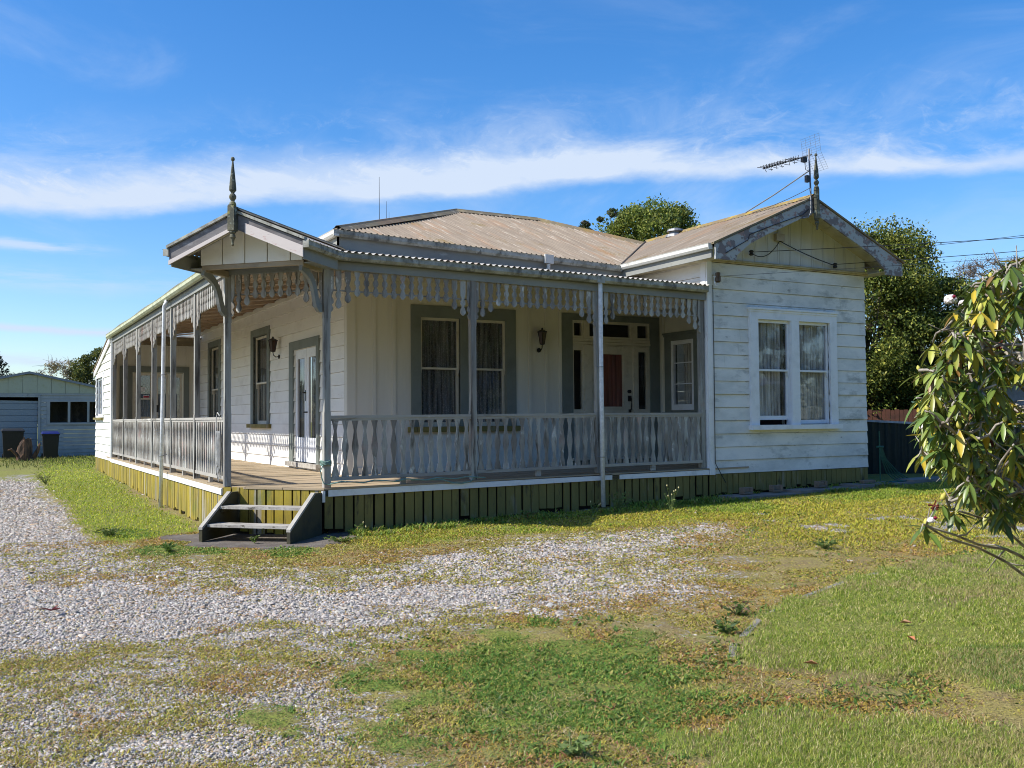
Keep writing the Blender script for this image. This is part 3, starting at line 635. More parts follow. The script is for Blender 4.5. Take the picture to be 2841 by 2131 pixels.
for (a, b, zt, oa, ob) in ((7.45, 8.62, 3.46, 7.27, 8.83), (12.15, 13.25, 3.53, 11.97, 13.45)):
    trimmed(LW, (oa, ob), (1.52, zt + .15), (a, b), (1.52, zt), .045, M['grey'], sill=(oa - .07, ob + .12, 1.44, 1.52, M['skirtf']), cap=False)
    sash(LW, a + .02, b - .02, 1.52, zt - .02, 2.40, M['cream'], M['blind'], int(a), glass='glassdark')
trimmed(LW, (3.89, 5.78), (.78, 3.13), (4.05, 5.51), (.80, 2.96), .045, M['grey'], 'door_trim', sill=(3.84, 5.85, .715, .80, M['tread']))
for i, (a, b) in enumerate(((4.07, 4.775), (4.785, 5.49))):
    mb = MB(); ringbox(mb, LW, a, b, .81, 2.95, .125, -.05, -.01, .17, .46)
    d = mb.build('french_door', M['wtrim'], H)
    MB().fb(LW, a + .125, b - .125, -.033, -.03, 1.27, 2.78).build('pane', M['glassdark'], d)
    c = MB(); sheet(c, LW, a + .11, b - .11, 1.25, 2.79, -.075, .008, .05, 40 + i); c.build('curtain', M['blind'], d, smooth=True)
    for zz in (1.75, 2.12) if i == 1 else (1.75,):
        k = MB(); P = LW.p; uu = (a + .05) if i == 1 else b - .05
        k.tube([P(uu, -.01, zz), P(uu, .035, zz)], .014, 8)
        if zz > 2: k.tube([P(uu, .035, zz), P(uu + .07, .035, zz)], .01, 6); k.fb(LW, uu - .015, uu + .015, -.01, -.004, zz - .16, zz + .05)
        k.build('handle', M['black'], d)
mb = MB(); mb.fb(LW, 3.9, 5.7, -.45, -.44, .8, 3.0); mb.build('added_dark_panel', M['dark'], H)  # added near-black sheet keeps the view through the french doors dark
# --- end wall door with sidelight and its notices
trimmed(EW, (.30, 2.12), (.78, 3.12), (.62, 1.98), (.80, 2.96), .04, M['grey'], 'door_trim')
mb = MB(); ringbox(mb, EW, .64, 1.16, 1.66, 2.94, .07, -.04, .01); mb.fb(EW, .71, 1.09, -.04, .01, 2.20, 2.24); mb.fb(EW, .64, 1.16, -.04, .005, .8, 1.66)
o = mb.build('sidelight', M['cream'], H); MB().fb(EW, .71, 1.09, -.025, -.02, 1.73, 2.87).build('pane', M['glassdark'], o)
k = MB(); sheet(k, EW, .70, 1.10, 1.72, 2.88, -.09, .01, .07, 3); k.build('curtain', M['blind'], o, smooth=True)
MB().fb(EW, .82, .95, -.019, -.016, 2.42, 2.55).build('paper_notice', M['paper'], o)
k = MB(); k.fb(EW, .90, 1.07, -.019, -.016, 2.23, 2.32); k.fb(EW, .91, 1.06, -.0155, -.014, 2.255, 2.30, 1); k.build('red_notice', [M['paper'], M['red']], o)
for a, b in ((1.22, 1.58), (1.59, 1.95)):
    mb = MB(); ringbox(mb, EW, a, b, .81, 2.94, .075, -.04, .0, .12, .5)
    o = mb.build('french_door', M['cream'], H); MB().fb(EW, a + .075, b - .075, -.025, -.02, 1.31, 2.82).build('pane', M['glassdark'], o)
    mb = MB(); sheet(mb, EW, a + .07, b - .07, 1.3, 2.83, -.07, .008, .06, int(a * 9)); mb.build('curtain', M['blind'], o, smooth=True)
MB().fb(EW, 1.25, 1.31, .002, .02, 1.85, 2.05).build('door_handle', M['black'], H)
# --- front windows under the verandah
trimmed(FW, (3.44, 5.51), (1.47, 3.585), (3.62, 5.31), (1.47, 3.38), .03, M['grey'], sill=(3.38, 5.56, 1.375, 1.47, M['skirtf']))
mb = MB(); mb.fb(FW, 4.38, 4.55, -.10, .02, 1.47, 3.38); mb.build('mullion', M['grey'], H)
sash(FW, 3.62, 4.38, 1.47, 3.38, 2.47, M['cream'], M['lacedark'], 5, amp=.010)
sash(FW, 4.55, 5.31, 1.47, 3.38, 2.47, M['cream'], M['lacedark'], 6, amp=.010)
# --- entrance: grey surround, transom lights, sidelights and door
mb = MB(); panel(mb, FW, 6.505, 8.795, .66, 3.585, .003, .030, [(6.74, 8.56, .80, 3.46)]); mb.build('door_surround', M['grey'], H)
mb = MB()
for a, b in ((6.74, 6.78), (6.96, 7.0), (8.25, 8.29), (8.48, 8.56)): mb.fb(FW, a, b, -.06, .0, .85, 2.99)
mb.fb(FW, 7.0, 7.17, -.06, .02, .85, 2.99); mb.fb(FW, 8.155, 8.25, -.06, .02, .85, 2.99)
mb.fb(FW, 6.74, 8.56, -.06, .035, 3.01, 3.055); mb.fb(FW, 6.74, 8.56, -.06, .022, 3.06, 3.12); mb.fb(FW, 6.74, 8.56, -.06, 0, 2.99, 3.005)
for a, b in ((6.78, 6.96), (8.29, 8.48)):
    mb.fb(FW, a, b, -.06, 0, .85, 1.765); mb.fb(FW, a, b, -.06, 0, 2.89, 2.985); mb.fb(FW, a + .02, b - .02, .002, .012, 1.0, 1.6)
for a, b in ((6.74, 7.0), (7.09, 8.13), (8.22, 8.56)): ringbox(mb, FW, a, b, 3.125, 3.46, .045, -.06, .01, .05, .04)
mb.fb(FW, 7.003, 7.087, -.06, .02, 3.125, 3.46); mb.fb(FW, 8.133, 8.217, -.06, .02, 3.125, 3.46)
mb.fb(FW, 6.70, 8.60, -.06, .09, .80, .848)
ent = mb.build('entrance_frame', M['cream'], H)
for a, b, c, d in ((6.785, 6.955, 3.165, 3.41), (7.135, 8.085, 3.165, 3.41), (8.265, 8.515, 3.165, 3.41), (6.78, 6.96, 1.765, 2.89), (8.29, 8.48, 1.765, 2.89)):
    MB().fb(FW, a, b, -.03, -.026, c, d).build('pane', M['glassdark'], ent)
MB().fb(FW, 6.7, 8.6, -.16, -.15, .8, 3.5).build('added_dark_panel', M['dark'], ent)  # dark sheet added behind the entrance in place of an unlit hall
mb = MB(); ringbox(mb, FW, 7.17, 8.155, .85, 2.985, .20, -.055, -.01, .12, .93); ringbox(mb, FW, 7.37, 7.955, 1.78, 2.865, .035, -.05, .004)
for a in (7.30, 7.70): ringbox(mb, FW, a, a + .33, .98, 1.62, .03, -.008, .008); 
door = mb.build('front_door', M['cream'], H)
MB().fb(FW, 7.405, 7.92, -.04, -.035, 1.815, 2.83).build('pane', M['glassdark'], door)
k = MB(); sheet(k, FW, 7.40, 7.93, 1.81, 2.84, -.052, .008, .11, 77); k.build('curtain', M['curtainpink'], door, smooth=True)
k = MB(); P = FW.p
k.tube([P(8.055, -.01, 2.11), P(8.055, .03, 2.11)], .035, 12); k.fb(FW, 8.03, 8.105, -.01, .012, 1.92, 2.03)
k.tube([P(8.068, .012, 1.99), P(8.068, .055, 1.97), P(8.068, .06, 1.85), P(8.068, .05, 1.76), P(8.068, .0, 1.75)], .013, 8); k.fb(FW, 8.045, 8.092, -.01, .015, 1.70, 1.76)
k.build('door_handle', M['black'], door)
# --- wall under the porch end of the wing, with casement window
PW = SIDE(8.87)
mb = MB(); panel(mb, PW, .16, Yf, .64, 4.0, -.03, 0, [(1.40, 2.10, 1.74, 3.10)])
for a in (.3, .6, .95, 2.30): mb.fb(PW, a, a + .05, .002, .018, 3.26, 4.0)
mb.fb(PW, 2.30, 2.40, .002, .02, .64, 3.26)
mb.box(8.0, 8.87, .03, .16, .64, 4.0); mb.box(7.98, 8.9, .16, Yf, 3.98, 4.0); mb.build('porch_wall', M['batten'], H)
trimmed(PW, (1.20, 2.28), (1.70, 3.23), (1.40, 2.10), (1.74, 3.10), .03, M['grey'], cap=True, sill=(1.18, 2.30, 1.66, 1.70, M['grey']))
mb = MB(); ringbox(mb, PW, 1.40, 2.10, 1.74, 3.10, .075, -.05, .012, .08, .11)
for z in (2.24, 2.65): mb.fb(PW, 1.475, 2.025, -.04, .0, z, z + .02)
o = mb.build('casement_window', M['wtrim'], H); MB().fb(PW, 1.475, 2.025, -.025, -.022, 1.85, 3.02).build('pane', M['glass'], o)
k = MB(); sheet(k, PW, 1.42, 1.88, 1.76, 3.05, -.12, .012, .06, 8); k.build('curtain', M['lace'], o, smooth=True)
MB().fb(PW, 1.3, 2.2, -.5, -.49, 1.6, 3.2).build('added_dark_panel', M['dark'], o)  # dark sheet added behind the casement to stand for room darkness
# --- wing walls
WF = FRONT(0.0)
wo = [(9.12, 10.92, 1.45, 3.35)]
mb = MB(); panel(mb, WF, 8.09, 11.92, .63, 4.32, -.045, -.031, wo); mb.build('wall_backing', M['dark'], H); mb = MB(); panel(mb, LW, Yf + .1, 15.2, .66, 4.2, -.045, -.031, side_open); mb.build('wall_backing', M['dark'], H)
mb = MB(); wwall(mb, WF, 8.085, 11.93, .615, 4.31, .2309, wo, t0=.026); mb.build('weatherboard_wall', M['board'], H)
mb = MB(); mb.fb(WF, 7.975, 8.083, -.02, .036, .60, 4.33); mb.fb(SIDE(8.0), .0, .13, -.01, .034, .60, 4.33)
mb.fb(WF, 7.965, 8.09, .037, .045, .60, .75); mb.build('corner_board', M['white'], H)
mb = MB(); wwall(mb, SIDE(8.0), .13, 2.45, 3.60, 4.36, .2309, t0=.026); mb.build('upper_side_wall', M['board_side'], H)
mb = MB(); wwall(mb, Fr((11.93, 0, 0), (0, 1), (1, 0)), 0., 11, .615, 4.5, .2309, t0=.03); mb.build('weatherboard_wall', M['board'], H)
# wing window
trimmed(WF, (8.93, 11.10), (1.45, 3.52), (9.12, 10.92), (1.45, 3.35), .065, M['wtrim'], cap=True, sill=(8.90, 11.15, 1.365, 1.45, M['wtrim']))
mb = MB(); mb.fb(WF, 9.93, 10.125, -.10, .063, 1.45, 3.35)
for a in (9.925, 10.127): mb.fb(WF, a - .006, a + .006, -.09, .05, 1.45, 3.35)
mb.build('mullion', M['wtrim'], H)
sash(WF, 9.125, 9.915, 1.47, 3.345, 2.42, M['wtrim'], M['lace'], 9, amp=.02, n=-.03, raise_=.07, cz0=1.60, cu=(9.14, 9.78))
sash(WF, 10.14, 10.915, 1.46, 3.345, 2.42, M['wtrim'], M['lace'], 10, amp=.02, n=-.03, cz0=1.55)
# gable boards, mouldings
RZ, EZ, WX0, WX1, WXC = 5.50, 4.50, 7.69, 12.31, 10.0
slope = (RZ - EZ) / (WXC - WX0)
def rz(x): return RZ - slope * abs(x - WXC)
mb = MB(); x = 8.0
while x < 11.93:
    x2 = min(x + .285, 11.95); pts = [(x, 4.37), (x2 - .014, 4.37), (x2 - .014, rz(x2 - .014) - .05)]
    if x < WXC < x2: pts.append((WXC, RZ - .05))
    pts.append((x, rz(x) - .05)); mb.prism(WF, pts, .0, .018)
    pts2 = [(x2 - .045, 4.37), (x2 - .014, 4.37), (x2 - .014, rz(x2 - .014) - .05), (x2 - .045, rz(x2 - .045) - .05)]; mb.prism(WF, pts2, .019, .026)
    x = x2
mb.build('gable_boards', wood('greyish gable boards', (.62, .63, .60), [((.46, .46, .42), 1.6, .42, .70, VZ), ((.30, .28, .24), 7, .60, .76, VZ)], .65, .2, VZ), H)
mb = MB(); mb.prism(WF, [(8.0, 4.2), (11.95, 4.2), (11.95, rz(11.95) - .06), (WXC, RZ - .06), (8.0, rz(8.0) - .06)], -.03, -.006); mb.build('gable_backing', M['dark'], H)
mb = MB(); mb.fb(WF, 7.97, 12.0, .0, .05, 4.313, 4.335); mb.fb(WF, 7.97, 12.0, .0, .075, 4.337, 4.355); mb.fb(WF, 7.97, 12.0, .0, .06, 4.357, 4.375); mb.build('gable_moulding', M['skirt'] if False else wood('stained cream moulding', (.52, .44, .26), [((.30, .24, .12), 5, .45, .7, V1)]), H)
# --- roofs
def corrug(name, P, nu, nv, u0, u1, lo, hi, mat, amp=.021, pitch=.102, warp=None, parent=None, rows=1):
    """P(u,v) -> point; waves run along v, repeat along u; lo/hi(u) give the v limits"""
    du = pitch / 6; k = int((u1 - u0) / du); vs = []; fs = []; 
    for i in range(k + 1):
        u = u0 + i * du; a, b = lo(u), hi(u); w = amp * math.sin(2 * math.pi * u / pitch)
        if b < a: b = a
        for j in range(rows + 1):
            p = P(u, lerp(a, b, j / rows)); vs.append((p[0] + nu[0] * w, p[1] + nu[1] * w, p[2] + nu[2] * w))
    r = rows + 1
    for i in range(k):
        for j in range(rows): fs.append((i * r + j, (i + 1) * r + j, (i + 1) * r + j + 1, i * r + j + 1))
    mb = MB(); mb.add(vs, fs); return mb.build(name, mat, parent or H, smooth=True, warp=warp)
MZ, MR, ms = 4.56, 6.17, 0
X0, Y0, HR = 2.01, 2.05, 4.12
ms = (MR - MZ) / HR
def mtilt(p):
    x, y, z = p; t = clamp((6.17 - z) / 1.6); return (x, y, z + t * pl(x, [2.0, 7.7], [.12, -.08]))
X1 = 12.36; RX0, RX1, RY = X0 + HR, X1 - HR, Y0 + HR
nf = Vector((0, -ms, 1)).normalized(); nl = Vector((-ms, 0, 1)).normalized()
corrug('main_roof', lambda u, v: (u, v, MZ + ms * (v - Y0) + .03), nf, 0, X0 - .05, X1 + .05, lambda u: Y0 - .05, lambda u: min(RY, Y0 + (u - X0), Y0 + (X1 - u)) , M['roof'], warp=mtilt, rows=4)
BY = RY + HR
rl = roof_mat('corrugated iron, side', (.20, .155, .110), (.285, .230, .165), (.42, .36, .285), (.18, .125, .045), (.10, 9, 1))
corrug('main_roof', lambda u, v: (v, u, MZ + ms * (v - X0) + .03), nl, 0, Y0 - .05, BY, lambda u: X0 - .05, lambda u: min(RX0, X0 + (u - Y0), X0 + (BY - u)), rl, warp=mtilt, rows=4)
mb = MB(); mb.add([mtilt(q) for q in ((X1, Y0, MZ), (X1, BY, MZ), (RX1, RY, MR), (X0, BY, MZ), (RX0, RY, MR))], [(0, 1, 2), (1, 3, 4, 2)]); mb.build('main_roof_back', M['roof'], H)
def cap(path, r, mat, name='ridge_cap', par=H, warp=None):
    mb = MB(); path = [Vector(p) for p in path]
    for a, b in zip(path, path[1:]):
        d = (b - a).normalized(); s = d.cross(Vector((0, 0, 1))).normalized(); u = s.cross(d)
        pts = [(-2.6, -.95), (-1.0, .15), (-.45, .75), (.45, .75), (1.0, .15), (2.6, -.95)]
        k = 6; vs = [a + s * (x * r) + u * (z * r) for x, z in pts] + [b + s * (x * r) + u * (z * r) for x, z in pts]
        mb.add(vs, [(i, i + 1, i + 1 + k, i + k) for i in range(k - 1)])
    return mb.build(name, mat, par, warp=warp, smooth=False)
cap([(X0, Y0, MZ + .05), (RX0, RY, MR + .05), (RX1, RY, MR + .05), (X1, Y0, MZ + .05)], .055, M['ridge'], warp=mtilt)
# wing roof
sl = math.hypot(1, slope); nwl = Vector((-slope, 0, 1)).normalized(); nwr = Vector((slope, 0, 1)).normalized()
corrug('wing_roof', lambda u, v: (v, u, rz(v) + .03), nwl, 0, -.60, 5.0, lambda u: WX0 - .05, lambda u: WXC if u < 4.4 else WXC - (u - 4.4) * 3.5, rl, rows=3)
corrug('wing_roof', lambda u, v: (v, u, rz(v) + .03), nwr, 0, -.60, 5.0, lambda u: WXC, lambda u: WX1 + .04, rl, rows=3)
ylr = wood('ochre lichen ridge', (.20, .15, .08), [((.36, .25, .05), 4, .45, .62, V1), ((.45, .42, .36), 9, .6, .7, V1)], .9, .6)
cap([(WXC, -.60, RZ + .05), (WXC, 4.35, RZ + .04)], .05, ylr)
mb = MB(); mb.tube([(WX0 + .0, Y0 + .02, EZ + .03), (WXC - .02, 4.34, RZ + .03)], .035, 6); mb.build('valley_gutter', M['dark'], H)
# barge boards
mb = MB(); BF = FRONT(-.56)
def barge_poly(s):
    P = [(WX0, EZ + .005), (WXC, RZ + .005), (WXC, RZ - .25), (8.85, rz(8.85) - .25), (8.45, rz(8.45) - .27), (8.27, rz(8.27) - .33), (8.17, 4.35), (8.13, 4.25), (WX0, 4.25)]
    return [(2 * WXC - u, z) if s > 0 else (u, z) for u, z in P]
for s in (-1, 1): mb.prism(BF, barge_poly(s), 0.0 if s < 0 else .0, .035)
mb.build('bargeboard', M['barge'], H)
mb = MB()
for a, b in (((WX0 - .05, rz(WX0 - .05) + .015), (WXC, RZ + .015)), ((WXC, RZ + .015), (WX1 + .05, rz(WX1 + .05) + .015))):
    mb.prism(BF, [a, b, (b[0], b[1] + .035), (a[0], a[1] + .035)], -.02, .055)
mb.build('roof_edge_trim', M['ridge'], H)
mb = MB()
for s in (-1, 1):
    f = lambda d: WXC + s * d
    for a, b in ((.0, .75), (.76, 1.55), (1.56, 2.28)):
        mb.hexa([(f(a), -.56, rz(f(a)) - .06), (f(b), -.56, rz(f(b)) - .06), (f(b), -.001, rz(f(b)) - .06), (f(a), -.001, rz(f(a)) - .06),
                 (f(a), -.56, rz(f(a)) - .045), (f(b), -.56, rz(f(b)) - .045), (f(b), -.001, rz(f(b)) - .045), (f(a), -.001, rz(f(a)) - .045)])
mb.box(11.96, 12.28, -.56, 8, 4.33, 4.345); mb.box(7.72, 7.97, -.56, Y0, 4.30, 4.315); mb.box(11.97, 12.27, -.08, -.06, 4.35, rz(12.27) - .07)
mb.build('soffit', wood('grimy cream soffit', (.50, .46, .34), [((.33, .29, .19), 3, .45, .7, V1)]), H)
mb = MB(); mb.fb(SIDE(WX0), -.52, Y0, .0, .03, 4.28, 4.42); mb.build('fascia', M['beam'], H)
def gutter(mb, F, u0, u1, n0, z0, w=.10, h=.10):
    k = 2; P = F.p
    prof = [(0, h), (0, .01), (.015, 0), (w * .7, 0), (w, h * .35), (w, h * .85), (w + .008, h), (w - .002, h), (w - .008, h * .4), (w * .65, .012), (.012, .012), (.012, h)]
    n = len(prof); vs = [P(u0, n0 + a, z0 + b) for a, b in prof] + [P(u1, n0 + a, z0 + b) for a, b in prof]
    mb.add(vs, [(i, (i + 1) % n, (i + 1) % n + n, i + n) for i in range(n)])
    mb.fb(F, u0, u0 + .004, n0, n0 + w, z0, z0 + h); mb.fb(F, u1 - .004, u1, n0, n0 + w, z0, z0 + h)
mb = MB(); gutter(mb, SIDE(WX0), -.55, Y0 - .0, .03, 4.415, .085, .10); mb.build('gutter', M['gutterw'], H)
mb = MB(); FE = FRONT(Y0)
mb.fb(FE, X0, WX0, -.03, 0, MZ - .30, MZ - .09); mb.box(X0, WX0 + .02, Y0 + .03, Yf, MZ - .27, MZ - .255)
mb.fb(SIDE(X0), Y0, BY, -.03, 0, MZ - .30, MZ - .09); mb.box(X0 + .03, Xs, Yf, BY, MZ - .27, MZ - .255); mb.build('fascia', M['beam'], H, warp=mtilt)
mb = MB(); gutter(mb, FE, X0 - .09, WX0 - .08, .001, MZ - .10, .09, .105); mb.build('gutter', M['gutter'], H, warp=mtilt)
mb = MB(); gutter(mb, SIDE(X0), Y0 - .09, BY, .001, MZ - .10, .09, .105); mb.build('gutter', M['gutterw'], H, warp=mtilt)
mb = MB(); mb.fb(FE, 5.88, 6.06, .08, .13, MZ - .13, MZ + .03); mb.tube([(5.97, Y0 - .09, MZ - .14), (5.97, Y0 - .09, MZ - .22), (5.93, Y0 - .02, MZ - .30), (5.90, Y0 + .05, MZ - .40)], .035, 8)
mb.build('rainwater_head', M['gutterw'], H, warp=mtilt)
# --- verandah floor, skirting
mb = MB(); y = .0; i = 0
while y < 15.2:
    y2 = min(y + .42, 15.2)
    for (ya, yb) in (((y, y2 - .008),) if not (y < 2.4 < y2) else ((y, 2.392), (2.4, y2 - .008))):
        xa, xb = max(-.03, 1.07 - ya), max(-.03, 1.07 - yb); xr = 8.87 if yb <= 2.4 else Xs
        if y < .01: ya = -.035; xa = 1.10
        z = .695 + .003 * ((i * 7) % 3 - 1)
        mb.hexa([(xa, ya, .665), (xr, ya, .665), (xr, yb, .665), (xb, yb, .665), (xa, ya, z), (xr, ya, z), (xr, yb, z), (xb, yb, z)])
    y = y2; i += 1
mb.build('verandah_floor', M['deck'], H, warp=sag)
mb = MB(); mb.fb(WF, 1.17, 5.93, .012, .035, .575, .663); mb.fb(WF, 6.08, 7.96, .012, .035, .575, .663)
mb.fb(SIDE(0), 1.12, 14.22, .012, .035, .575, .663); mb.fb(WF, 1.08, 1.12, -.03, .04, .50, .655)
mb.build('floor_fascia', M['white'], H, warp=sag)
def skirting(mb, F, u0, u1, ztop, pitch, gap, gr, lean=.0, jit=.02):
    u = u0; r = random.Random(int(u0 * 100))
    while u < u1 - .03:
        w = min(pitch * r.uniform(.93, 1.07), u1 - u); g = gap * r.uniform(.5, 1.6); l = lean * r.uniform(.4, 1.5)
        x, y, _ = F.p(u, 0, 0); zb = gr(u) - .01 + (r.uniform(.0, jit) if r.random() < .6 else r.uniform(0, jit * 3))
        t = r.uniform(0, .006)
        mb.prism(F, [(u + l, zb), (u + w - g + l, zb + r.uniform(-.01, .01)), (u + w - g, ztop), (u, ztop)], -.012 + t, .010 + t)
        u += w
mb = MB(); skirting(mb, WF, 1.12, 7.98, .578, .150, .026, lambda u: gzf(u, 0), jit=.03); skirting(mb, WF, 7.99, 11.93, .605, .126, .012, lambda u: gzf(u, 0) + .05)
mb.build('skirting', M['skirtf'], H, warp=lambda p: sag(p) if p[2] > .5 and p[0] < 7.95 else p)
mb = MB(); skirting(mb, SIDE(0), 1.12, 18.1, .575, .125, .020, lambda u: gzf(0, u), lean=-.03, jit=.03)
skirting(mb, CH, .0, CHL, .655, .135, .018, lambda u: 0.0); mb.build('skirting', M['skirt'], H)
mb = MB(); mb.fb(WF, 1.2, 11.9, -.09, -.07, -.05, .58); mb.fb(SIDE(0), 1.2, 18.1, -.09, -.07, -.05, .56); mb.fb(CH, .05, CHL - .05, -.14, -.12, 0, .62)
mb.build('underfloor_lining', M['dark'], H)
# --- lean-to at the back of the side verandah
def lt(u): return pl(u, [14.5, 18.25], [3.86, 3.08])
LF = SIDE(0.0); mb = MB(); wwall(mb, LF, 14.34, 18.1, .57, 3.95, .205, [(16.2, 17.75, 1.76, 2.86)], top=lambda u: lt(u) - .03); mb.build('lean_to_wall', M['board_side'], H)
mb = MB(); mb.fb(LF, 14.22, 14.34, -.1, .034, .57, 3.84); mb.build('corner_board', M['white'], H)
trimmed(LF, (16.05, 17.88), (1.72, 2.98), (16.2, 17.75), (1.76, 2.86), .04, M['white'], sill=(15.98, 18.0, 1.66, 1.72, M['skirtf']))
mb = MB(); ringbox(mb, LF, 16.2, 17.75, 1.76, 2.86, .06, -.05, -.01); mb.fb(LF, 16.95, 17.0, -.05, -.01, 1.8, 2.8); o = mb.build('window', M['wtrim'], H)
MB().fb(LF, 16.26, 17.69, -.032, -.03, 1.82, 2.8).build('pane', M['glassdark'], o)
k = MB(); sheet(k, LF, 16.25, 17.7, 1.8, 2.82, -.07, .006, .1, 2); k.build('curtain', M['lace'], o, smooth=True)
mb = MB(); mb.hexa([(-.08, 14.45, lt(14.45)), (Xs + 3, 14.45, lt(14.45)), (Xs + 3, 18.35, lt(18.35)), (-.08, 18.35, lt(18.35)), (-.08, 14.45, lt(14.45) + .04), (Xs + 3, 14.45, lt(14.45) + .04), (Xs + 3, 18.35, lt(18.35) + .04), (-.08, 18.35, lt(18.35) + .04)])
mb.build('lean_to_roof', M['ridge'], H)
mb = MB(); mb.prism(LF, [(14.4, lt(14.4) - .16), (14.4, lt(14.4)), (18.3, lt(18.3)), (18.3, lt(18.3) - .16)], .036, .062); mb.build('lean_to_barge', M['white'], H)
# --- verandah roof, ceiling, beams
vz = lambda d: 3.925 + .135 * (d + .1)
vn = Vector((0, -.142, 1)).normalized(); vnl = Vector((-.142, 0, 1)).normalized()
corrug('verandah_roof', lambda u, v: (u, v, vz(v)), vn, 0, .98, 8.0, lambda u: max(-.09, 1.0 - u), lambda u: Yf if u > Xs else max(u, 1.0 - u), M['vroof'], warp=sag, amp=.017)
corrug('verandah_roof', lambda u, v: (v, u, vz(v)), vnl, 0, .98, 14.6, lambda u: max(-.09, 1.0 - u), lambda u: Xs if u > Yf else max(u, 1.0 - u), M['vroof'], warp=sag, amp=.017)
cz = lambda d: 3.78 + .125 * d
mb = MB(); y = .11
while y < 14.5:      # raked ceiling boards, side
    pass
    y2 = y + .0
    break
x = .06
while x < Xs:
    x2 = min(x + .14, Xs); ya = max(1.15 - x, x)
    mb.hexa([(x, ya, cz(x)), (x2 - .012, ya, cz(x2)), (x2 - .012, 14.6, cz(x2)), (x, 14.6, cz(x)), (x, ya, cz(x) + .012), (x2 - .012, ya, cz(x2) + .012), (x2 - .012, 14.6, cz(x2) + .012), (x, 14.6, cz(x) + .012)])
    x = x2
y = .06
while y < Yf:
    y2 = min(y + .14, Yf); xa = max(1.15 - y, y)
    mb.hexa([(xa, y, cz(y)), (8.87, y, cz(y)), (8.87, y2 - .012, cz(y2)), (xa, y2 - .012, cz(y2)), (xa, y, cz(y) + .012), (8.87, y, cz(y) + .012), (8.87, y2 - .012, cz(y2) + .012), (xa, y2 - .012, cz(y2) + .012)])
    y = y2
mb.build('verandah_ceiling', M['ceil'], H, warp=sag)
mb = MB()
for i in range(14): 
    y = 3.2 + i * .9; mb.hexa([(.1, y, cz(.1) - .05), (Xs, y, cz(Xs) - .05), (Xs, y + .04, cz(Xs) - .05), (.1, y + .04, cz(.1) - .05), (.1, y, cz(.1) - .002), (Xs, y, cz(Xs) - .002), (Xs, y + .04, cz(Xs) - .002), (.1, y + .04, cz(.1) - .002)])
mb.build('ceiling_battens', M['ceil'], H, warp=sag)
mb = MB(); mb.fb(LW, Yf, 14.6, .03, .05, 3.98, 4.06); mb.fb(FW, Xs, 8.8, .03, .05, 3.98, 4.06)
mb.build('wall_plate_moulding', M['batten'], H)
mb = MB(); mb.fb(WF, 1.16, 7.97, -.09, .012, 3.675, 3.79); mb.fb(WF, 1.2, 7.97, -.10, -.0, 3.79, 3.85); mb.build('verandah_beam', M['beam'], H, warp=sag)
mb = MB(); mb.fb(SIDE(0), 1.16, 14.3, -.09, .012, 3.675, 3.79); mb.fb(SIDE(0), 1.2, 14.3, -.10, 0, 3.79, 3.85); mb.build('verandah_beam', M['beam'], H, warp=sag)
mb = MB(); gutter(mb, WF, 1.24, 7.93, .03, 3.80, .10, .105); mb.fb(WF, 5.62, 5.76, .035, .139, 3.795, 3.91); mb.build('gutter', M['gutter'], H, warp=sag)
mb = MB(); gutter(mb, SIDE(0), 1.3, 9.6, .03, 3.80, .10, .10); mb.build('gutter', M['gutteryel'], H, warp=lambda p: sag((p[0], p[1], p[2] + .03 * math.sin((p[1] - 1.3) / 8.3 * 3.14159))))
mb = MB(); gutter(mb, SIDE(0), 9.6, 14.6, .03, 3.80, .10, .10); mb.build('gutter', M['gutteryel'], H, warp=lambda p: sag((p[0], p[1], p[2] + .05 * math.sin((p[1] - 9.6) / 5 * 3.14159))))
# --- posts
def post(mb, x, y, w=.095, z0=.695, z1=3.675):
    mb.box(x, x + w, y, y + w, z0, z1)
def post_obj(x, y):
    mb = MB(); w = .095
    mb.box(x, x + w, y, y + w, .695, 1.72); mb.box(x + .004, x + w - .004, y + .004, y + w - .004, 1.7201, 3.0); mb.box(x, x + w, y, y + w, 3.0001, 3.675)
    return mb.build('post', M['post'], H, warp=sag)
FX = [1.12, 3.40, 5.67]; FXE = 7.86
SY = [1.07 + 2.189 * k for k in range(6)] + [14.15]
for x in FX: post_obj(x, 0.0)
post_obj(FXE, .03)
for y in SY: post_obj(.0, y)
# --- balusters and fretwork
def baluster_mb(F, u, n0=-.045, n1=-.022):
    z = lambda t: .83 + .80 * t
    pr = [(.050, 0), (.050, .05), (.040, .10), (.021, .20), (.019, .24), (.030, .36), (.046, .48), (.047, .53), (.030, .66), (.018, .77), (.018, .80), (.034, .90), (.045, .95), (.046, 1.0)]
    mb = MB(); mb.ribbon(F, [(u, w, z(t)) for w, t in pr], n0, n1); return mb
def fret_mb(F, u, ln, n0=-.04, n1=-.018, zt=3.685):
    s = ln - .355; pr = [(.043, 0), (.043, s + .03), (.022, s + .10), (.019, s + .115), (.036, s + .14), (.041, s + .165), (.036, s + .19), (.019, s + .215), (.019, s + .228), (.036, s + .265), (.043, s + .30), (.040, s + .32), (.024, s + .342), (.004, ln)]
    mb = MB(); mb.ribbon(F, [(u, w, zt - d) for w, d in pr], n0, n1); return mb
def fret_half(F, u, s_, ln=.60, n0=-.04, n1=-.018, zt=3.685):
    d = [(0, .05), (ln - .30, .05), (ln - .22, .02), (ln - .18, .045), (ln - .14, .05), (ln - .10, .02), (ln - .06, .045), (ln - .02, .03), (ln, .004)]
    mb = MB(); pts = [(u, zt - ln)] + [(u, zt)] + [(u + s_ * w, zt - q) for q, w in d]
    mb.prism(F, pts if s_ > 0 else pts[::-1], n0, n1); return mb
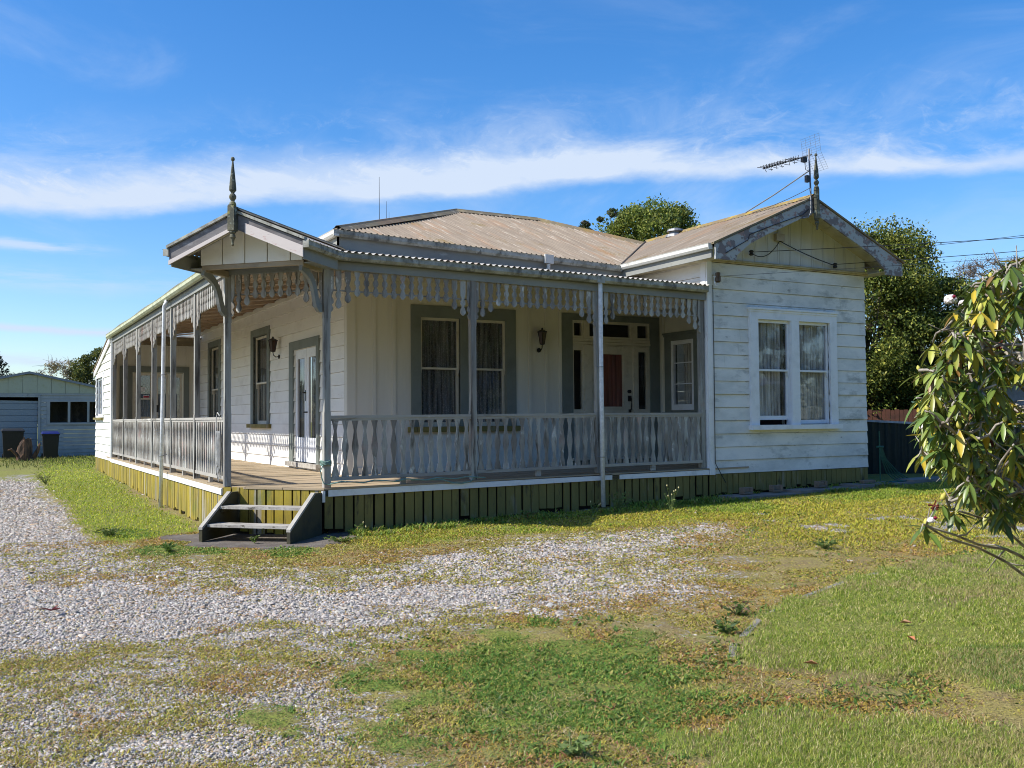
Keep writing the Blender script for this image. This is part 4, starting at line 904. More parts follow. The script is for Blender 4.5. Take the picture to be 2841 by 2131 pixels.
def lengths(k):
    L_ = [.36] * k
    for i, v in enumerate((.545, .455)): L_[i] = v; L_[k - 1 - i] = v
    return L_
def bay(F, u0, u1, nb, individual, fret=True, rail=True, nf=None):
    """one bay of balustrade and fretwork between two posts"""
    if rail:
        mb = MB(); mb.fb(F, u0, u1, -.075, -.008, 1.635, 1.672); mb.fb(F, u0, u1, -.052, -.018, 1.600, 1.634)
        br = mb.build('balustrade', M['rail'], H, warp=sag)
        mb = MB(); mb.fb(F, u0, u1, -.068, -.010, .785, .832); um = (u0 + u1) / 2; mb.fb(F, um - .04, um + .04, -.07, -.02, .69, .784); mb.build('bottom_rail', M['rail'], br, warp=sag)
        p = (u1 - u0) / (nb + .0); allb = MB()
        for i in range(nb):
            u = u0 + p * (i + .5); b = baluster_mb(F, u)
            if individual:
                c = F.p(u, -.03, .83); b.v = [sag(q) for q in b.v]; b.build('baluster', M['bal'], br, loc=c)
            else: allb.add(b.v, b.f)
        if not individual: return_b = allb
    if fret:
        nfk = nf or nb; p = (u1 - u0 - .10) / nfk
        mb = MB(); mb.fb(F, u0, u1, -.062, -.042, 3.385, 3.405)
        for s_, uu in ((1, u0), (-1, u1)): h = fret_half(F, uu, s_); mb.add(h.v, h.f)
        fr = mb.build('fretwork', M['bal'], H, warp=sag); Ls = lengths(nfk); allf = MB()
        for i in range(nfk):
            u = u0 + .05 + p * (i + .5); b = fret_mb(F, u, Ls[i] + rnd.uniform(-.006, .006))
            if individual:
                c = F.p(u, -.03, 3.6); b.v = [sag(q) for q in b.v]; b.build('fret_slat', M['bal'], fr, loc=c)
            else: allf.add(b.v, b.f)
        if not individual: return (allb if rail else None), allf, (br if rail else None), fr
FP = FX + [FXE]
for a, b in zip(FP, FP[1:]): bay(WF, a + .095, b, 15, True, nf=15)
bay(CH, .10, CHL - .02, 0, True, rail=False, nf=10)
SF = SIDE(0); rb, rf = MB(), MB()
for i in range(6):
    r_ = bay(SF, SY[i] + .095, SY[i + 1], 15, i < 2, nf=15)
    if r_: rb.add(r_[0].v, r_[0].f); rf.add(r_[1].v, r_[1].f)
o = rb.build('balusters', M['bal'], H, warp=sag); o['kind'] = 'stuff'
o = rf.build('fret_slats', M['bal'], H, warp=sag); o['kind'] = 'stuff'
# --- gablet over the steps
GZ, GE, GC, GH = 4.33, 3.92, .787, 1.0
gs = (GZ - GE) / GH
def grz(u): return GZ - gs * abs(u - GC)
GN = .99
mb = MB(); mb.fb(CH, .0, CHL, -.09, .0, 3.69, 3.82); mb.build('chamfer_beam', M['beam'], H)
tan_ = wood('stained tan timber', (.40, .33, .24), [((.26, .21, .15), 4, .45, .7, (.4, .4, 1)), ((.12, .10, .08), 9, .66, .76, V1)], .8, .2)
mb = MB(); mb.fb(CH, .0, .07, .001, .56, 3.655, 3.74); mb.fb(CH, CHL - .07, CHL, .001, .56, 3.655, 3.74); mb.fb(CH, .07, CHL - .07, .50, .56, 3.68, 3.74); mb.build('gablet_beam', tan_, H)
mb = MB(); u = .0
while u < 1.56:
    u2 = min(u + .345, 1.56); pts = [(u, 3.742), (u2 - .010, 3.742), (u2 - .010, grz(u2 - .01) - .05)]
    if u < GC < u2: pts.append((GC, GZ - .05))
    pts.append((u, grz(u) - .05)); mb.prism(CH, pts, .566, .58); mb.prism(CH, [(u2 - .05, 3.742), (u2 - .012, 3.742), (u2 - .012, grz(u2 - .012) - .055), (u2 - .05, grz(u2 - .05) - .055)], .581, .59); u = u2
mb.build('gablet_boards', M['board_side'], H)
mb = MB(); mb.prism(CH, [(.02, 3.75), (1.54, 3.75), (1.54, grz(1.54) - .06), (GC, GZ - .06), (.02, grz(.02) - .06)], .54, .558); mb.build('gablet_backing', M['dark'], H)
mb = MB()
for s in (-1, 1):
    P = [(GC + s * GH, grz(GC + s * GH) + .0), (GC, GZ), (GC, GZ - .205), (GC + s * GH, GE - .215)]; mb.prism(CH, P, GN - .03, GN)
mb.build('gablet_bargeboard', wood('bare grey shade-darkened barge timber', (.20, .19, .19), [((.12, .11, .11), 5, .42, .62, (.4, .4, 1)), ((.33, .33, .34), 6, .58, .72, (.5, .5, 1.2))], .85, .4), H)  # stripped timber, its colour also darkened for the roof edge's shade
mb = MB(); s = 1
mb.prism(CH, [(GC + .16, grz(GC + .16) - .075), (GC + 1.002, GE - .075), (GC + 1.002, GE - .222), (GC + .16, grz(GC + .16) - .212)], GN + .001, GN + .022)
mb.prism(CH, [(GC - .0, GZ - .165), (GC - 1.002, GE - .165), (GC - 1.002, GE - .222), (GC, GZ - .212)], GN + .001, GN + .018)
mb.build('barge_patch', M['patch'], H)
mb = MB()
for s in (-1, 1):
    mb.prism(CH, [(GC, GZ + .012), (GC + s * 1.03, grz(GC + s * 1.03) + .012), (GC + s * 1.03, grz(GC + s * 1.03) + .05), (GC, GZ + .05)], GN - .05, GN + .035)
mb.build('gablet_edge_trim', M['gutter'], H)
g1 = Vector(CH.n + (0,)); gu = Vector(CH.u + (0,))
for s in (-1, 1):
    nn = (Vector((0, 0, 1)) + gu * (s * gs)).normalized()
    corrug('gablet_roof', lambda u, v, s=s: CH.p(GC + s * v, -u, GZ - gs * v + .02), nn, 0, -GN, 2.6, lambda u: 0, lambda u: GH + .03, M['vroof'], rows=1)
cap([CH.p(GC, GN + .02, GZ + .06), CH.p(GC, -2.4, GZ + .06)], .04, M['ridge'])
mb = MB()
for s in (-1, 1):
    for a, b in ((0, .49), (.50, .97)):
        A = [CH.p(GC + s * a, .60, grz(GC + a) - .055), CH.p(GC + s * b, .60, grz(GC + b) - .055), CH.p(GC + s * b, GN - .03, grz(GC + b) - .055), CH.p(GC + s * a, GN - .03, grz(GC + a) - .055)]
        mb.hexa(A + [(q[0], q[1], q[2] + .014) for q in A])
mb.build('gablet_soffit', wood('cream soffit board', (.58, .53, .40), [((.40, .36, .26), 4, .5, .75, V1)]), H)
mb = MB()
for ue, s in ((GC + GH, 1), (GC - GH, -1)):
    mb = MB(); Fg = Fr((CH.p(ue, 0, 0)[0], CH.p(ue, 0, 0)[1], 0), (-SQ, -SQ), (s * SQ, -s * SQ))
    gutter(mb, Fg, -.0, GN + .02, .0, GE - .10, .085, .095)
    mb.build('gablet_gutter', M['gutter'], H)
for ue, a, b in ((GC + GH - .03, CHL, GC + GH - .03), (GC - GH + .0, GC - GH + .025, 0)):
    mb = MB(); mb.fb(CH, ue, ue + .025, .0, GN - .035, GE - .24, GE - .06); mb.fb(CH, a, b, .0, .55, 3.70, 3.715); mb.build('gablet_fascia', M['beam'], H)
# brackets
def bracket(u0):
    Bf = Fr(CH.p(u0, 0, 0), (-SQ, -SQ), (SQ, -SQ)); C_ = [(.00, 3.15, .055), (.05, 3.15, .06), (.11, 3.19, .06), (.15, 3.27, .055), (.18, 3.36, .055), (.23, 3.46, .052), (.31, 3.55, .052), (.42, 3.61, .055), (.52, 3.645, .06), (.565, 3.66, .06)]
    top = []; bot = []
    for i, (a, z, w) in enumerate(C_):
        p, q = C_[max(0, i - 1)], C_[min(len(C_) - 1, i + 1)]; dx, dz = q[0] - p[0], q[1] - p[1]; l = math.hypot(dx, dz); nx_, nz_ = -dz / l, dx / l
        top.append((a + nx_ * w, z + nz_ * w)); bot.append((a - nx_ * w, z - nz_ * w))
    mb = MB()
    for i in range(len(C_) - 1): mb.prism(Bf, [bot[i], bot[i + 1], top[i + 1], top[i]], 0, .05)
    return mb.build('bracket', M['beam'], H)
bracket(.0); bracket(CHL - .06)
# --- finials
def finial(c, z0, k, square_top, name='finial'):
    mb = MB(); x, y = c; w = .048 * k
    mb.prism(Fr((x, y, 0), CH.u, CH.n) if k == 1 else Fr((x, y, 0), (1, 0), (0, -1)), [(-w, z0), (w, z0), (w, square_top), (-w * .8, square_top + .02), (-w, square_top)], -w, w)
    s = k
    mb.lathe((x, y, square_top), [(0, .045 * s), (.02 * s, .048 * s), (.05 * s, .040 * s), (.07 * s, .022 * s), (.085 * s, .03 * s), (.11 * s, .046 * s), (.135 * s, .048 * s), (.16 * s, .034 * s), (.178 * s, .018 * s), (.19 * s, .03 * s), (.215 * s, .048 * s), (.25 * s, .047 * s), (.40 * s, .032 * s), (.56 * s, .014 * s), (.60 * s, .010 * s), (.61 * s, .022 * s), (.628 * s, .027 * s), (.648 * s, .020 * s), (.658 * s, .004)], 12)
    mb.lathe((x, y, z0), [(0, .040 * s), (-.02, .046 * s), (-.04, .025 * s), (-.055, .036 * s), (-.085, .040 * s), (-.105, .027 * s), (-.15, .018 * s), (-.165, .012 * s), (-.175, .020 * s), (-.19, .019 * s), (-.20, .004)], 12)
    return mb.build(name, M['finial'], H, smooth=False)
fx = CH.p(GC, GN + .055, 0); finial((fx[0], fx[1]), 4.085, 1, 4.41)
finial((10.02, -.64), 5.13, 1.0, 5.66)
# --- downpipes
def pipe(path, clips):
    mb = MB(); mb.tube(path, .036, 12); o = mb.build('downpipe', M['pipe'], H, smooth=True)
    c = MB()
    for x, y, z, ang in clips:
        c.tube([(x + .044 * math.cos(a), y + .044 * math.sin(a), z) for a in [i * .5236 for i in range(13)]], .005, 5); c.tube([(x, y, z), (x + math.cos(ang) * .10, y + math.sin(ang) * .10, z + .02)], .006, 5)
    c.build('pipe_clip', M['metalg'], o); return o
pipe([(5.70, -.085, 3.80), (5.70, -.085, 3.74), (5.70, -.085, 2.0), (5.71, -.09, .17)], [(5.70, -.085, 2.42, 2.6), (5.705, -.088, .97, 2.6)])
pipe([(-.085, 5.42, 3.80), (-.12, 5.46, 3.70), (-.13, 5.52, 2.0), (-.135, 5.66, .02)], [(-.128, 5.50, 2.45, .3), (-.133, 5.58, .97, .3)])
# --- wall lamps
def lamp(F, u, z):
    P = F.p; k = MB(); k.tube([P(u, .03, z), P(u, .045, z)], .045, 8)
    k.tube([P(u, .04, z), P(u, .10, z - .01), P(u, .15, z + .03), P(u, .16, z + .10)], .010, 6)
    L1 = k.build('wall_lamp', M['black'], H)
    c = P(u, .16, z + .10); s = MB(); s.lathe(c, [(0, .045), (.22, .085)], 6); s.build('lamp_glass', M['lampglass'], L1)
    s = MB(); s.lathe((c[0], c[1], c[2]), [(.22, .105), (.235, .105), (.255, .06), (.275, .02), (.30, .018), (.31, .004)], 6)
    for i in range(6):
        a = i * math.pi / 3; s.tube([(c[0] + .047 * math.cos(a), c[1] + .047 * math.sin(a), c[2]), (c[0] + .088 * math.cos(a), c[1] + .088 * math.sin(a), c[2] + .22)], .006, 4)
    s.lathe(c, [(-.012, .02), (0, .05), (.008, .05)], 6); s.build('lamp_cage', M['black'], L1)
lamp(LW, 6.52, 2.90); lamp(FW, 5.99, 2.86)
# --- flue cowl and fittings on the roofs
mb = MB(); mb.lathe((9.90, 3.2, 5.30), [(0, .12), (.12, .12), (.13, .22), (.19, .20), (.20, .13), (.255, .13), (.256, .19), (.30, .17), (.33, .08)], 16)
mb.build('flue_cowl', M['metalg'], H, smooth=False)
# meter wires and fittings on the gable
mb = MB(); mb.fb(WF, 9.58, 9.78, .02, .09, 4.80, 4.93); mb.build('junction_box', wood('dull junction box', (.42, .38, .34), [((.3, .26, .2), 6, .5, .7, V1)]), H)
k = MB(); A_, B_, C_ = (8.95, -.10, 4.52), (9.68, -.06, 4.80), (11.05, -.10, 4.44)
for c in (A_, C_): k.lathe((c[0], c[1] + .0, c[2] - .05), [(0, .02), (.02, .045), (.05, .03), (.08, .045), (.10, .02)], 8)
def wire(mb, a, b, sg, r=.005, n=14):
    a, b = Vector(a), Vector(b); mb.tube([a.lerp(b, i / n) - Vector((0, 0, sg * 4 * (i / n) * (1 - i / n))) for i in range(n + 1)], r, 5)
wire(k, A_, B_, .16, .008); wire(k, C_, B_, .03, .009); k.build('service_wire', M['wire'], H)
k = MB(); k.tube([(8.11, -.06, 4.05), (8.10, -.10, 4.05), (8.09, -.10, 3.93), (8.11, -.10, 3.89), (8.15, -.10, 3.89), (8.17, -.10, 3.93)], .013, 6); o = k.build('insulator_hook', M['pipe'], H)
k = MB(); k.lathe((8.165, -.10, 3.94), [(0, .03), (.02, .05), (.10, .05), (.11, .042), (.17, .045), (.18, .02)], 10); k.build('insulator', plain('brown insulator', (.10, .06, .035), .3), o)
k = MB(); k.tube([(8.09, -.05, 3.9), (8.095, -.045, 2.5), (8.09, -.045, .80), (8.16, -.06, .68), (8.30, -.035, .50), (8.34, -.03, .45)], .007, 5)
k.tube([(7.9, -.61, 4.36), (8.4, -.61, 4.62), (8.45, -.60, 4.72), (9.0, -.61, 4.93), (9.7, -.61, 5.18), (9.86, -.60, 5.30)], .007, 5); k.build('cable', M['wire'], H)

# ------------------------------------------------------------------ steps
def steps():
    S = thing('porch_steps', 'two tread wooden porch steps with bleached treads and dark olive stringers at the verandah corner', 'steps', CH.p(CHL / 2, .5, 0))
    o = S.location; F = Fr((-o[0], -o[1], 0), (0, 0), (0, 0))
    def P(u, n, z): q = CH.p(u, n, z); return (q[0] - o[0], q[1] - o[1], q[2])
    class Q: p = staticmethod(P)
    for u in (.20, 1.50):
        mb = MB(); pts = [(.02, .60), (.02, .02), (.90, .0), (.90, .17), (.22, .60)]
        vs = [P(u, n, z) for n, z in pts] + [P(u + .05, n, z) for n, z in pts]; k = 5
        mb.add(vs, [tuple(range(k)), tuple(range(2 * k - 1, k - 1, -1))] + [(i, i + k, (i + 1) % k + k, (i + 1) % k) for i in range(k)])
        pts2 = [(.905, .155), (.905, .19), (.235, .615), (.20, .60)]
        vs = [P(u - .004, n, z) for n, z in pts2] + [P(u + .054, n, z) for n, z in pts2]; k = 4
        mb.add(vs, [tuple(range(k)), tuple(range(2 * k - 1, k - 1, -1))] + [(i, i + k, (i + 1) % k + k, (i + 1) % k) for i in range(k)], 1)
        mb.build('stringer', [M['stringer'], M['rail']], S)
    for n0, z in ((.50, .215), (.20, .43)):
        mb = MB()
        for j in range(2): mb.fb(Q, .252, 1.498, n0 + j * .148, n0 + j * .148 + .143, z - .035, z + .003 * j)
        mb.build('tread', M['tread'], S)
        mb = MB()
        for u in (.252, 1.47): mb.fb(Q, u, u + .028, n0 + .02, n0 + .26, z - .08, z - .036)
        mb.build('cleat', M['stringer'], S)
steps()
# ------------------------------------------------------------------ television antenna
def antenna():
    x, y = 9.86, -.66; zb = 5.12
    A = thing('tv_antenna', 'television aerial with many short rods and a wire grid reflector on the gable peak', 'antenna', (x, y, zb))
    mb = MB(); mb.tube([(-.16, .06, .0), (-.06, .02, .02), (-.01, 0, .10), (0, 0, .25), (-.03, 0, 1.25)], .016, 7); mb.build('mast', M['metalg'], A, smooth=True)
    mb = MB(); mb.tube([(-.02, 0, .86), (-.35, .55, .50), (-.62, 1.0, .235)], .011, 6); mb.build('brace', M['metalg'], A)
    mb = MB(); wire(mb, (-.01, 0, .55), (-.55, .9, .22), .03, .006); mb.tube([(-.14, 0, 1.0), (-.13, -.01, .86), (-.06, -.01, .84), (-.02, -.01, .88)], .006, 5); mb.tube([(-.03, -.02, .62), (-.05, -.02, .5), (0, -.02, .35), (.01, -.02, .12), (-.05, -.03, .03)], .006, 5); mb.build('antenna_cable', M['wire'], A)
    # boom points left and slightly down, towards the viewer's left
    b0, b1 = Vector((.06, .02, 1.16)), Vector((-1.02, .10, .80)); d = (b1 - b0).normalized()
    mb = MB(); mb.tube([b0, b1], .013, 6); bo = mb.build('boom', M['metalg'], A)
    mb = MB(); pr = d.cross(Vector((0, 0, 1))).normalized(); uu = pr.cross(d)
    for i in range(13):
        t = lerp(.34, 1.0, i / 12) if i > 3 else .30 + i * .05; c = b0.lerp(b1, t); l = .085 + .02 * (1 - t)
        mb.box(c.x - .014, c.x + .014, c.y - .014, c.y + .014, c.z - .014, c.z + .018)
        for s in (-1, 1): mb.tube([c, c + pr * s * l * .5 + uu * .03 + d * .02, c + pr * s * l + uu * .05 + d * .06], .0055, 5); mb.tube([c, c - uu * .04 + pr * s * l * .5, c - uu * .07 + pr * s * l - d * .05], .005, 5) if i % 2 else None
    mb.build('director_rods', M['wire'], A)
    mb = MB(); c = b0.lerp(b1, .16); mb.box(c.x - .06, c.x + .04, c.y - .03, c.y + .03, c.z - .10, c.z - .01); mb.box(-.12, -.05, -.03, .03, .64, .76); mb.build('balun_box', M['black'], A)
    mb = MB(); q0 = b0 + d * .0; g1 = pr; g2 = (uu * 1.0 - d * .20).normalized(); g3 = (-uu * 1.0 - d * .20).normalized()
    for g in (g2, g3):
        for i in range(8): a = q0 + g * (.03 + i * .042); mb.tube([a - g1 * .23, a + g1 * .23], .002, 4)
        for s in (-.23, -.12, 0, .12, .23): mb.tube([q0 + g1 * s, q0 + g * .33 + g1 * s], .0022, 4)
    mb.build('grid_reflector', M['metalg'], A)
antenna()
def mast(x, y, z, h, r, label):
    mb = MB(); mb.tube([(0, 0, 0), (0, 0, h * .5), (.0, 0, h)], [r, r * .7, r * .4], 6); o = mb.build('radio_mast', M['wire'], None); o.location = (x, y, z); tag(o, label, 'antenna', 'thin aerial masts behind the main roof')
mast(5.28, 8.6, 5.0, 2.42, .012, 'tallest thin aerial mast behind the main roof, leftmost of the masts')
mast(5.46, 8.6, 5.0, 1.85, .010, 'middle thin aerial mast behind the main roof, beside the tall one')
mast(5.53, 8.6, 5.0, 1.60, .008, 'shortest thin aerial mast behind the main roof, rightmost of the masts')
# overhead wires
for i, (a, b, lab) in enumerate((((12.6, 6, 5.35), (34, -8, 8.4), 'top overhead wire of the three crossing the sky on the right'),
        ((11.05, -.12, 4.46), (34, -10, 7.6), 'middle overhead wire of the three, running to the right hand gable insulator'), ((8.95, -.12, 4.53), (34, -11, 7.35), 'lowest overhead wire of the three, running to the left hand gable insulator'))):
    mb = MB(); wire(mb, a, b, .35, .0065, 26); tag(mb.build('overhead_wire', M['wire']), lab, 'wire', 'overhead service wires')
mb = MB(); wire(mb, (8.20, -.12, 4.05), (34, -12, 6.9), .3, .0035, 26); tag(mb.build('phone_wire', M['wire']), 'thin cable running from the brown insulator at the wing corner across the gable wall', 'wire')
# ------------------------------------------------------------------ bricks, ropes, hose
for i, (x, y, rz_, lab) in enumerate(((8.55, -.30, .05, 'grey brick against the wing skirting, leftmost of four'), (9.25, -.30, -.04, 'grey brick against the wing skirting, second from the left'),
        (10.35, -.30, .03, 'grey brick below the right part of the wing window'), (11.55, -.32, -.08, 'grey brick at the right end of the wing skirting'))):
    mb = MB(); r = random.Random(i); w, h, dd = .115, .115, .06
    if i == 3: mb.box(-w - .03, w + .03, -dd, dd, 0, .06)
    else:
        mb.box(-w, w, -dd, dd, 0, .035); mb.box(-w, -w + .05, -dd, dd, .0355, h); mb.box(w - .05, w, -dd, dd, .0355, h); mb.box(-w + .05, w - .05, -dd + .03, dd, .0355, h - .012 * i)
    o = mb.build('brick', M['brick']); o.location = (x, y, gzf(x, y) + .046); o.rotation_euler = (0, 0, rz_); bv = o.modifiers.new('b', 'BEVEL'); bv.width = .006; bv.segments = 1
    tag(o, lab, 'brick', 'bricks along the wing skirting')
mb = MB()
for k in range(5):
    a = [(1.10 + .055 + .075 * math.cos(t), .045 + .075 * math.sin(t), .98 + .012 * k + .01 * math.sin(3 * t + k)) for t in [j * .393 for j in range(17)]]; mb.tube(a, .008, 5)
mb.tube([(1.09, -.02, .97), (1.05, -.05, .90), (1.07, -.04, .80), (1.10, -.05, .72), (1.2, -.03, .70)], .009, 5)
for k in range(3):
    p = [(1.2 + .16 * j, -.025 - .006 * ((j * 3 + k) % 4) + .02 * (k - 1), .715 + .014 * ((j * 5 + k * 3) % 3)) for j in range(16 - 3 * k)]; mb.tube(p, .009, 5)
mb.tube([(2.4, -.03, .725), (2.9, -.05, .71), (3.05, -.06, .66), (3.2, -.06, .645), (3.35, -.06, .67), (3.42, -.05, .73)], .009, 5)
tag(mb.build('rope', M['rope']), 'green rope knotted round the post right of the steps and trailing along the floor edge', 'rope')
mb = MB(); y0 = 1.35; r = random.Random(4)
for k in range(7):
    h = r.uniform(.5, .75); w = r.uniform(.03, .07)
    mb.tube([(-.02 - .012 * (k % 3), y0 + w * math.sin(t) + .02 * k - .05, 1.45 - h / 2 + h / 2 * math.cos(t)) for t in [j * .45 for j in range(15)]], .007, 5)
mb.tube([(-.03, y0 - .1, 1.67), (-.04, y0, 1.72), (-.03, y0 + .1, 1.69), (-.05, y0 + .05, 1.40), (-.04, y0, 1.0), (-.03, y0 - .03, .86)], .008, 5)
tag(mb.build('cord_bundle', M['ropeg']), 'bundle of grey cord hanging over the side railing beside the corner post', 'rope')
mb = MB(); hx, hy = 12.12, -.12; hz = gzf(12.1, 0)
for k in range(5):
    r = random.Random(k); p = [(hx + .02 * k, hy, 1.02 - .01 * k), (hx + .06 + .03 * k, hy - .02, .75), (hx + .16 + .08 * k, hy - .03, .50), (hx + .35 + .10 * k, hy - .06, hz + .05), (hx + .25 + .1 * k, hy - .25, hz + .03), (hx - .05, hy - .2 - .03 * k, hz + .03)]
    q = []
    for a, b in zip(p, p[1:]): q += [Vector(a).lerp(Vector(b), t) for t in (0, .5)]
    mb.tube(q + [p[-1]], .011, 6)
mb.tube([(hx + .02, hy, 1.3), (hx + .02, hy, hz)], .013, 6); mb.tube([(hx - .06, hy, 1.0), (hx + .12, hy, 1.0)], .02, 6)
tag(mb.build('garden_hose', M['hose']), 'dark green garden hose hanging in loose loops at the right corner of the wing', 'hose')
# ------------------------------------------------------------------ shed, bins, stump
SY0 = 29.04
SD = thing('shed', 'low white weatherboard shed with a blue grey roller door and a long dark window', 'shed', (-1.5, SY0, gzf(-1.5, SY0)))
ox, oy, oz = SD.location
SFr = Fr((-ox, SY0 - oy, -oz), (1, 0), (0, -1)); 
def sroof(u): return 3.50 - .225 * abs(u + 1.34)
mb = MB(); wwall(mb, SFr, -.94, 4.2, .23, 2.72, .153, [(-.62, 1.62, 1.58, 2.40)], t0=.022, joints=0); mb.build('weatherboard_wall', M['shedpaint'], SD)
mb = MB(); u = -5.6
while u < 3.6:
    u2 = min(u + .505, 3.7); mb.prism(SFr, [(u, 2.73), (u2 - .012, 2.73), (u2 - .012, sroof(u2)), (u, sroof(u))], -.01, .012); u = u2
mb.prism(SFr, [(-5.6, 2.7), (3.7, 2.7), (3.7, sroof(3.7) - .02), (-1.34, 3.48), (-5.6, sroof(-5.6) - .02)], -.06, -.02); mb.build('gable_panel', M['shedcream'], SD)
mb = MB(); mb.fb(SFr, -5.6, 4.2, .0, .03, 2.66, 2.725); mb.fb(SFr, -1.02, -.94, -.01, .045, .2, 2.655); mb.fb(SFr, -5.0, -1.02, .0, .04, 2.58, 2.655)
mb.fb(SFr, -.72, -.60, .0, .04, 1.56, 2.42); mb.fb(SFr, .04, .13, -.02, .035, 1.58, 2.40); mb.fb(SFr, .75, .83, -.02, .035, 1.58, 2.40); mb.fb(SFr, -.72, 1.72, .0, .05, 1.50, 1.56); mb.fb(SFr, -.6, 1.72, .0, .035, 2.40, 2.44); mb.build('window_frame', M['shedpaint'], SD)
MB().fb(SFr, -.6, 1.62, -.03, -.025, 1.57, 2.41).build('window', M['glassdark'], SD); MB().fb(SFr, -.7, 1.8, -.8, -.79, 1.4, 2.5).build('added_dark_panel', M['dark'], SD)  # dark sheet added behind the pane for the shed's unlit inside
mb = MB()
for i in range(10): z = .22 + i * .236; mb.fb(SFr, -5.0, -1.03, -.06 - .0 * i, -.03, z, z + .226); mb.fb(SFr, -5.0, -1.03, -.075, -.06, z - .01, z + .236)
mb.build('shed_door', M['sheddoor'], SD)
mb = MB()
for a, b in ((-5.8, -1.34), (-1.34, 3.9)):
    mb.prism(SFr, [(a, sroof(a)), (b, sroof(b)), (b, sroof(b) + .09), (a, sroof(a) + .09)], -7, .12)
mb.build('roof', M['farroof'], SD)
def bin_(x, y, w, h, lab, lid, op):
    B = thing('wheelie_bin', lab, 'bin', (x, y, gzf(x, y)), 'wheelie bins by the shed')
    mb = MB(); a, b = w * .42, w * .5; d0, d1 = w * .38, w * .55
    mb.hexa([(-a, -d0, .03), (a, -d0, .03), (a, d0, .03), (-a, d0, .03), (-b, -d1, h), (b, -d1, h), (b, d1, h), (-b, d1, h)]); mb.box(-b - .02, b + .02, -d1 - .02, d1 + .02, h - .05, h - .0); mb.build('bin_body', M['binbody'], B)
    mb = MB(); mb.hexa([(-b - .04, -d1 - .05, h + .005), (b + .04, -d1 - .05, h + .005), (b + .04, d1 + .08, h + .04), (-b - .04, d1 + .08, h + .04), (-b + .02, -d1, h + .05), (b - .02, -d1, h + .05), (b - .02, d1, h + .10), (-b + .02, d1, h + .10)]); mb.tube([(-b, d1 + .09, h), (b, d1 + .09, h)], .02, 6); mb.build('bin_lid', lid, B)
    mb = MB()
    for s in (-1, 1): mb.tube([(s * a, d0 + .03, .10), (s * (a + .05), d0 + .03, .10)], .10, 12)
    mb.build('wheel', M['black'], B)
bin_(-.68, 27.2, .56, .93, 'black wheelie bin with a navy blue lid at the shed corner', M['binlid'], 0)
bin_(-1.92, 27.9, .72, 1.05, 'wide black bin with a dark grey lid in front of the shed door', M['binbody'], 0)
ST = thing('tree_stump', 'rotten reddish tree stump with jagged top among weeds before the shed', 'stump', (-1.62, 25.6, gzf(-1.6, 25.6)))
mb = MB(); n = 11; r = random.Random(3); vs = []
for j, z in enumerate((0, .25, .5, .75)):
    for i in range(n):
        a = i * 6.283 / n; q = .30 - .16 * z + r.uniform(-.05, .05); vs.append((q * math.cos(a) + .04 * z, q * math.sin(a), z + (r.uniform(-.22, .12) if j == 3 else 0)))
vs.append((0, 0, .42)); fs = [(j * n + i, j * n + (i + 1) % n, (j + 1) * n + (i + 1) % n, (j + 1) * n + i) for j in range(3) for i in range(n)] + [(3 * n + i, 3 * n + (i + 1) % n, 4 * n) for i in range(n)]
mb.add(vs, fs); mb.build('trunk', M['stump'], ST)
mb = MB(); mb.tube([(.25, .0, .0), (.42, -.1, .35), (.50, -.1, .62)], [.10, .07, .03], 7); mb.tube([(-.2, -.1, .2), (-.42, -.15, .42), (-.52, -.2, .40)], [.07, .05, .02], 7); mb.build('branch_stub', M['stump'], ST)
# ------------------------------------------------------------------ fences and neighbour
def fence_pts(a, b, z0a, z0b, h0, h1): pass
GF = thing('green_fence', 'low dark green ribbed steel fence with pale capping beside the wing', 'fence', (13.7, 1.4, .3))
o = Vector(GF.location); a, b = Vector((12.6, 1.95, 0)), Vector((17.2, -5.0, 0)) ; b = a + (Vector((14.10, -.46, 0)) - Vector((13.59, 1.42, 0))).normalized() * 2.3
b2 = Vector((18.5, -1.9, 0))
mb = MB(); cp = MB()
path = [Vector((12.0, 2.6, 1.52)), Vector((13.59, 1.42, 1.47)), Vector((15.2, .25, 1.36)), Vector((20.5, -3.6, 1.25))]
for p, q in zip(path, path[1:]):
    l = (q - p).length; k = int(l / .035); d = (q - p) / k; s = Vector((-(q - p).y, (q - p).x, 0)).normalized(); vs = []
    for i in range(k + 1):
        c = p + d * i; w = .018 * math.sin(i * .035 / .15 * 6.283); vs += [(c.x + s.x * w - o.x, c.y + s.y * w - o.y, .18 - o.z), (c.x + s.x * w - o.x, c.y + s.y * w - o.y, c.z - o.z)]
    mb.add(vs, [(2 * i, 2 * i + 2, 2 * i + 3, 2 * i + 1) for i in range(k)])
    A = [p + s * .035, p - s * .035, q - s * .035, q + s * .035]; cp.hexa([tuple(v - o) for v in A] + [tuple(v - o + Vector((0, 0, .045))) for v in A])
mb.build('fence_sheet', M['fence'], GF); cp.build('fence_cap', M['fencecap'], GF)
PF = thing('paling_fence', 'tall red brown paling fence standing behind the green fence', 'fence', (16.3, 3.8, .3)); o = Vector(PF.location)
mb = MB(); p, q = Vector((14.2, 5.6, 0)), Vector((24, -2.6, 0)); k = int((q - p).length / .105); d = (q - p) / k; e = d.normalized(); s = Vector((-e.y, e.x, 0)); r = random.Random(5)
for i in range(k):
    c = p + d * i - o; t = 1.74 + r.uniform(-.02, .02) - o.z; A = [c, c + e * .095, c + e * .095 + s * .016, c + s * .016]
    mb.hexa([(v.x, v.y, .1 - o.z) for v in A] + [(v.x, v.y, t) for v in A])
mb.build('palings', M['paling'], PF)
NB = thing('neighbour_house', 'pale neighbouring house with a light grey roof glimpsed behind the rhododendron', 'house', (25, 3, .3))
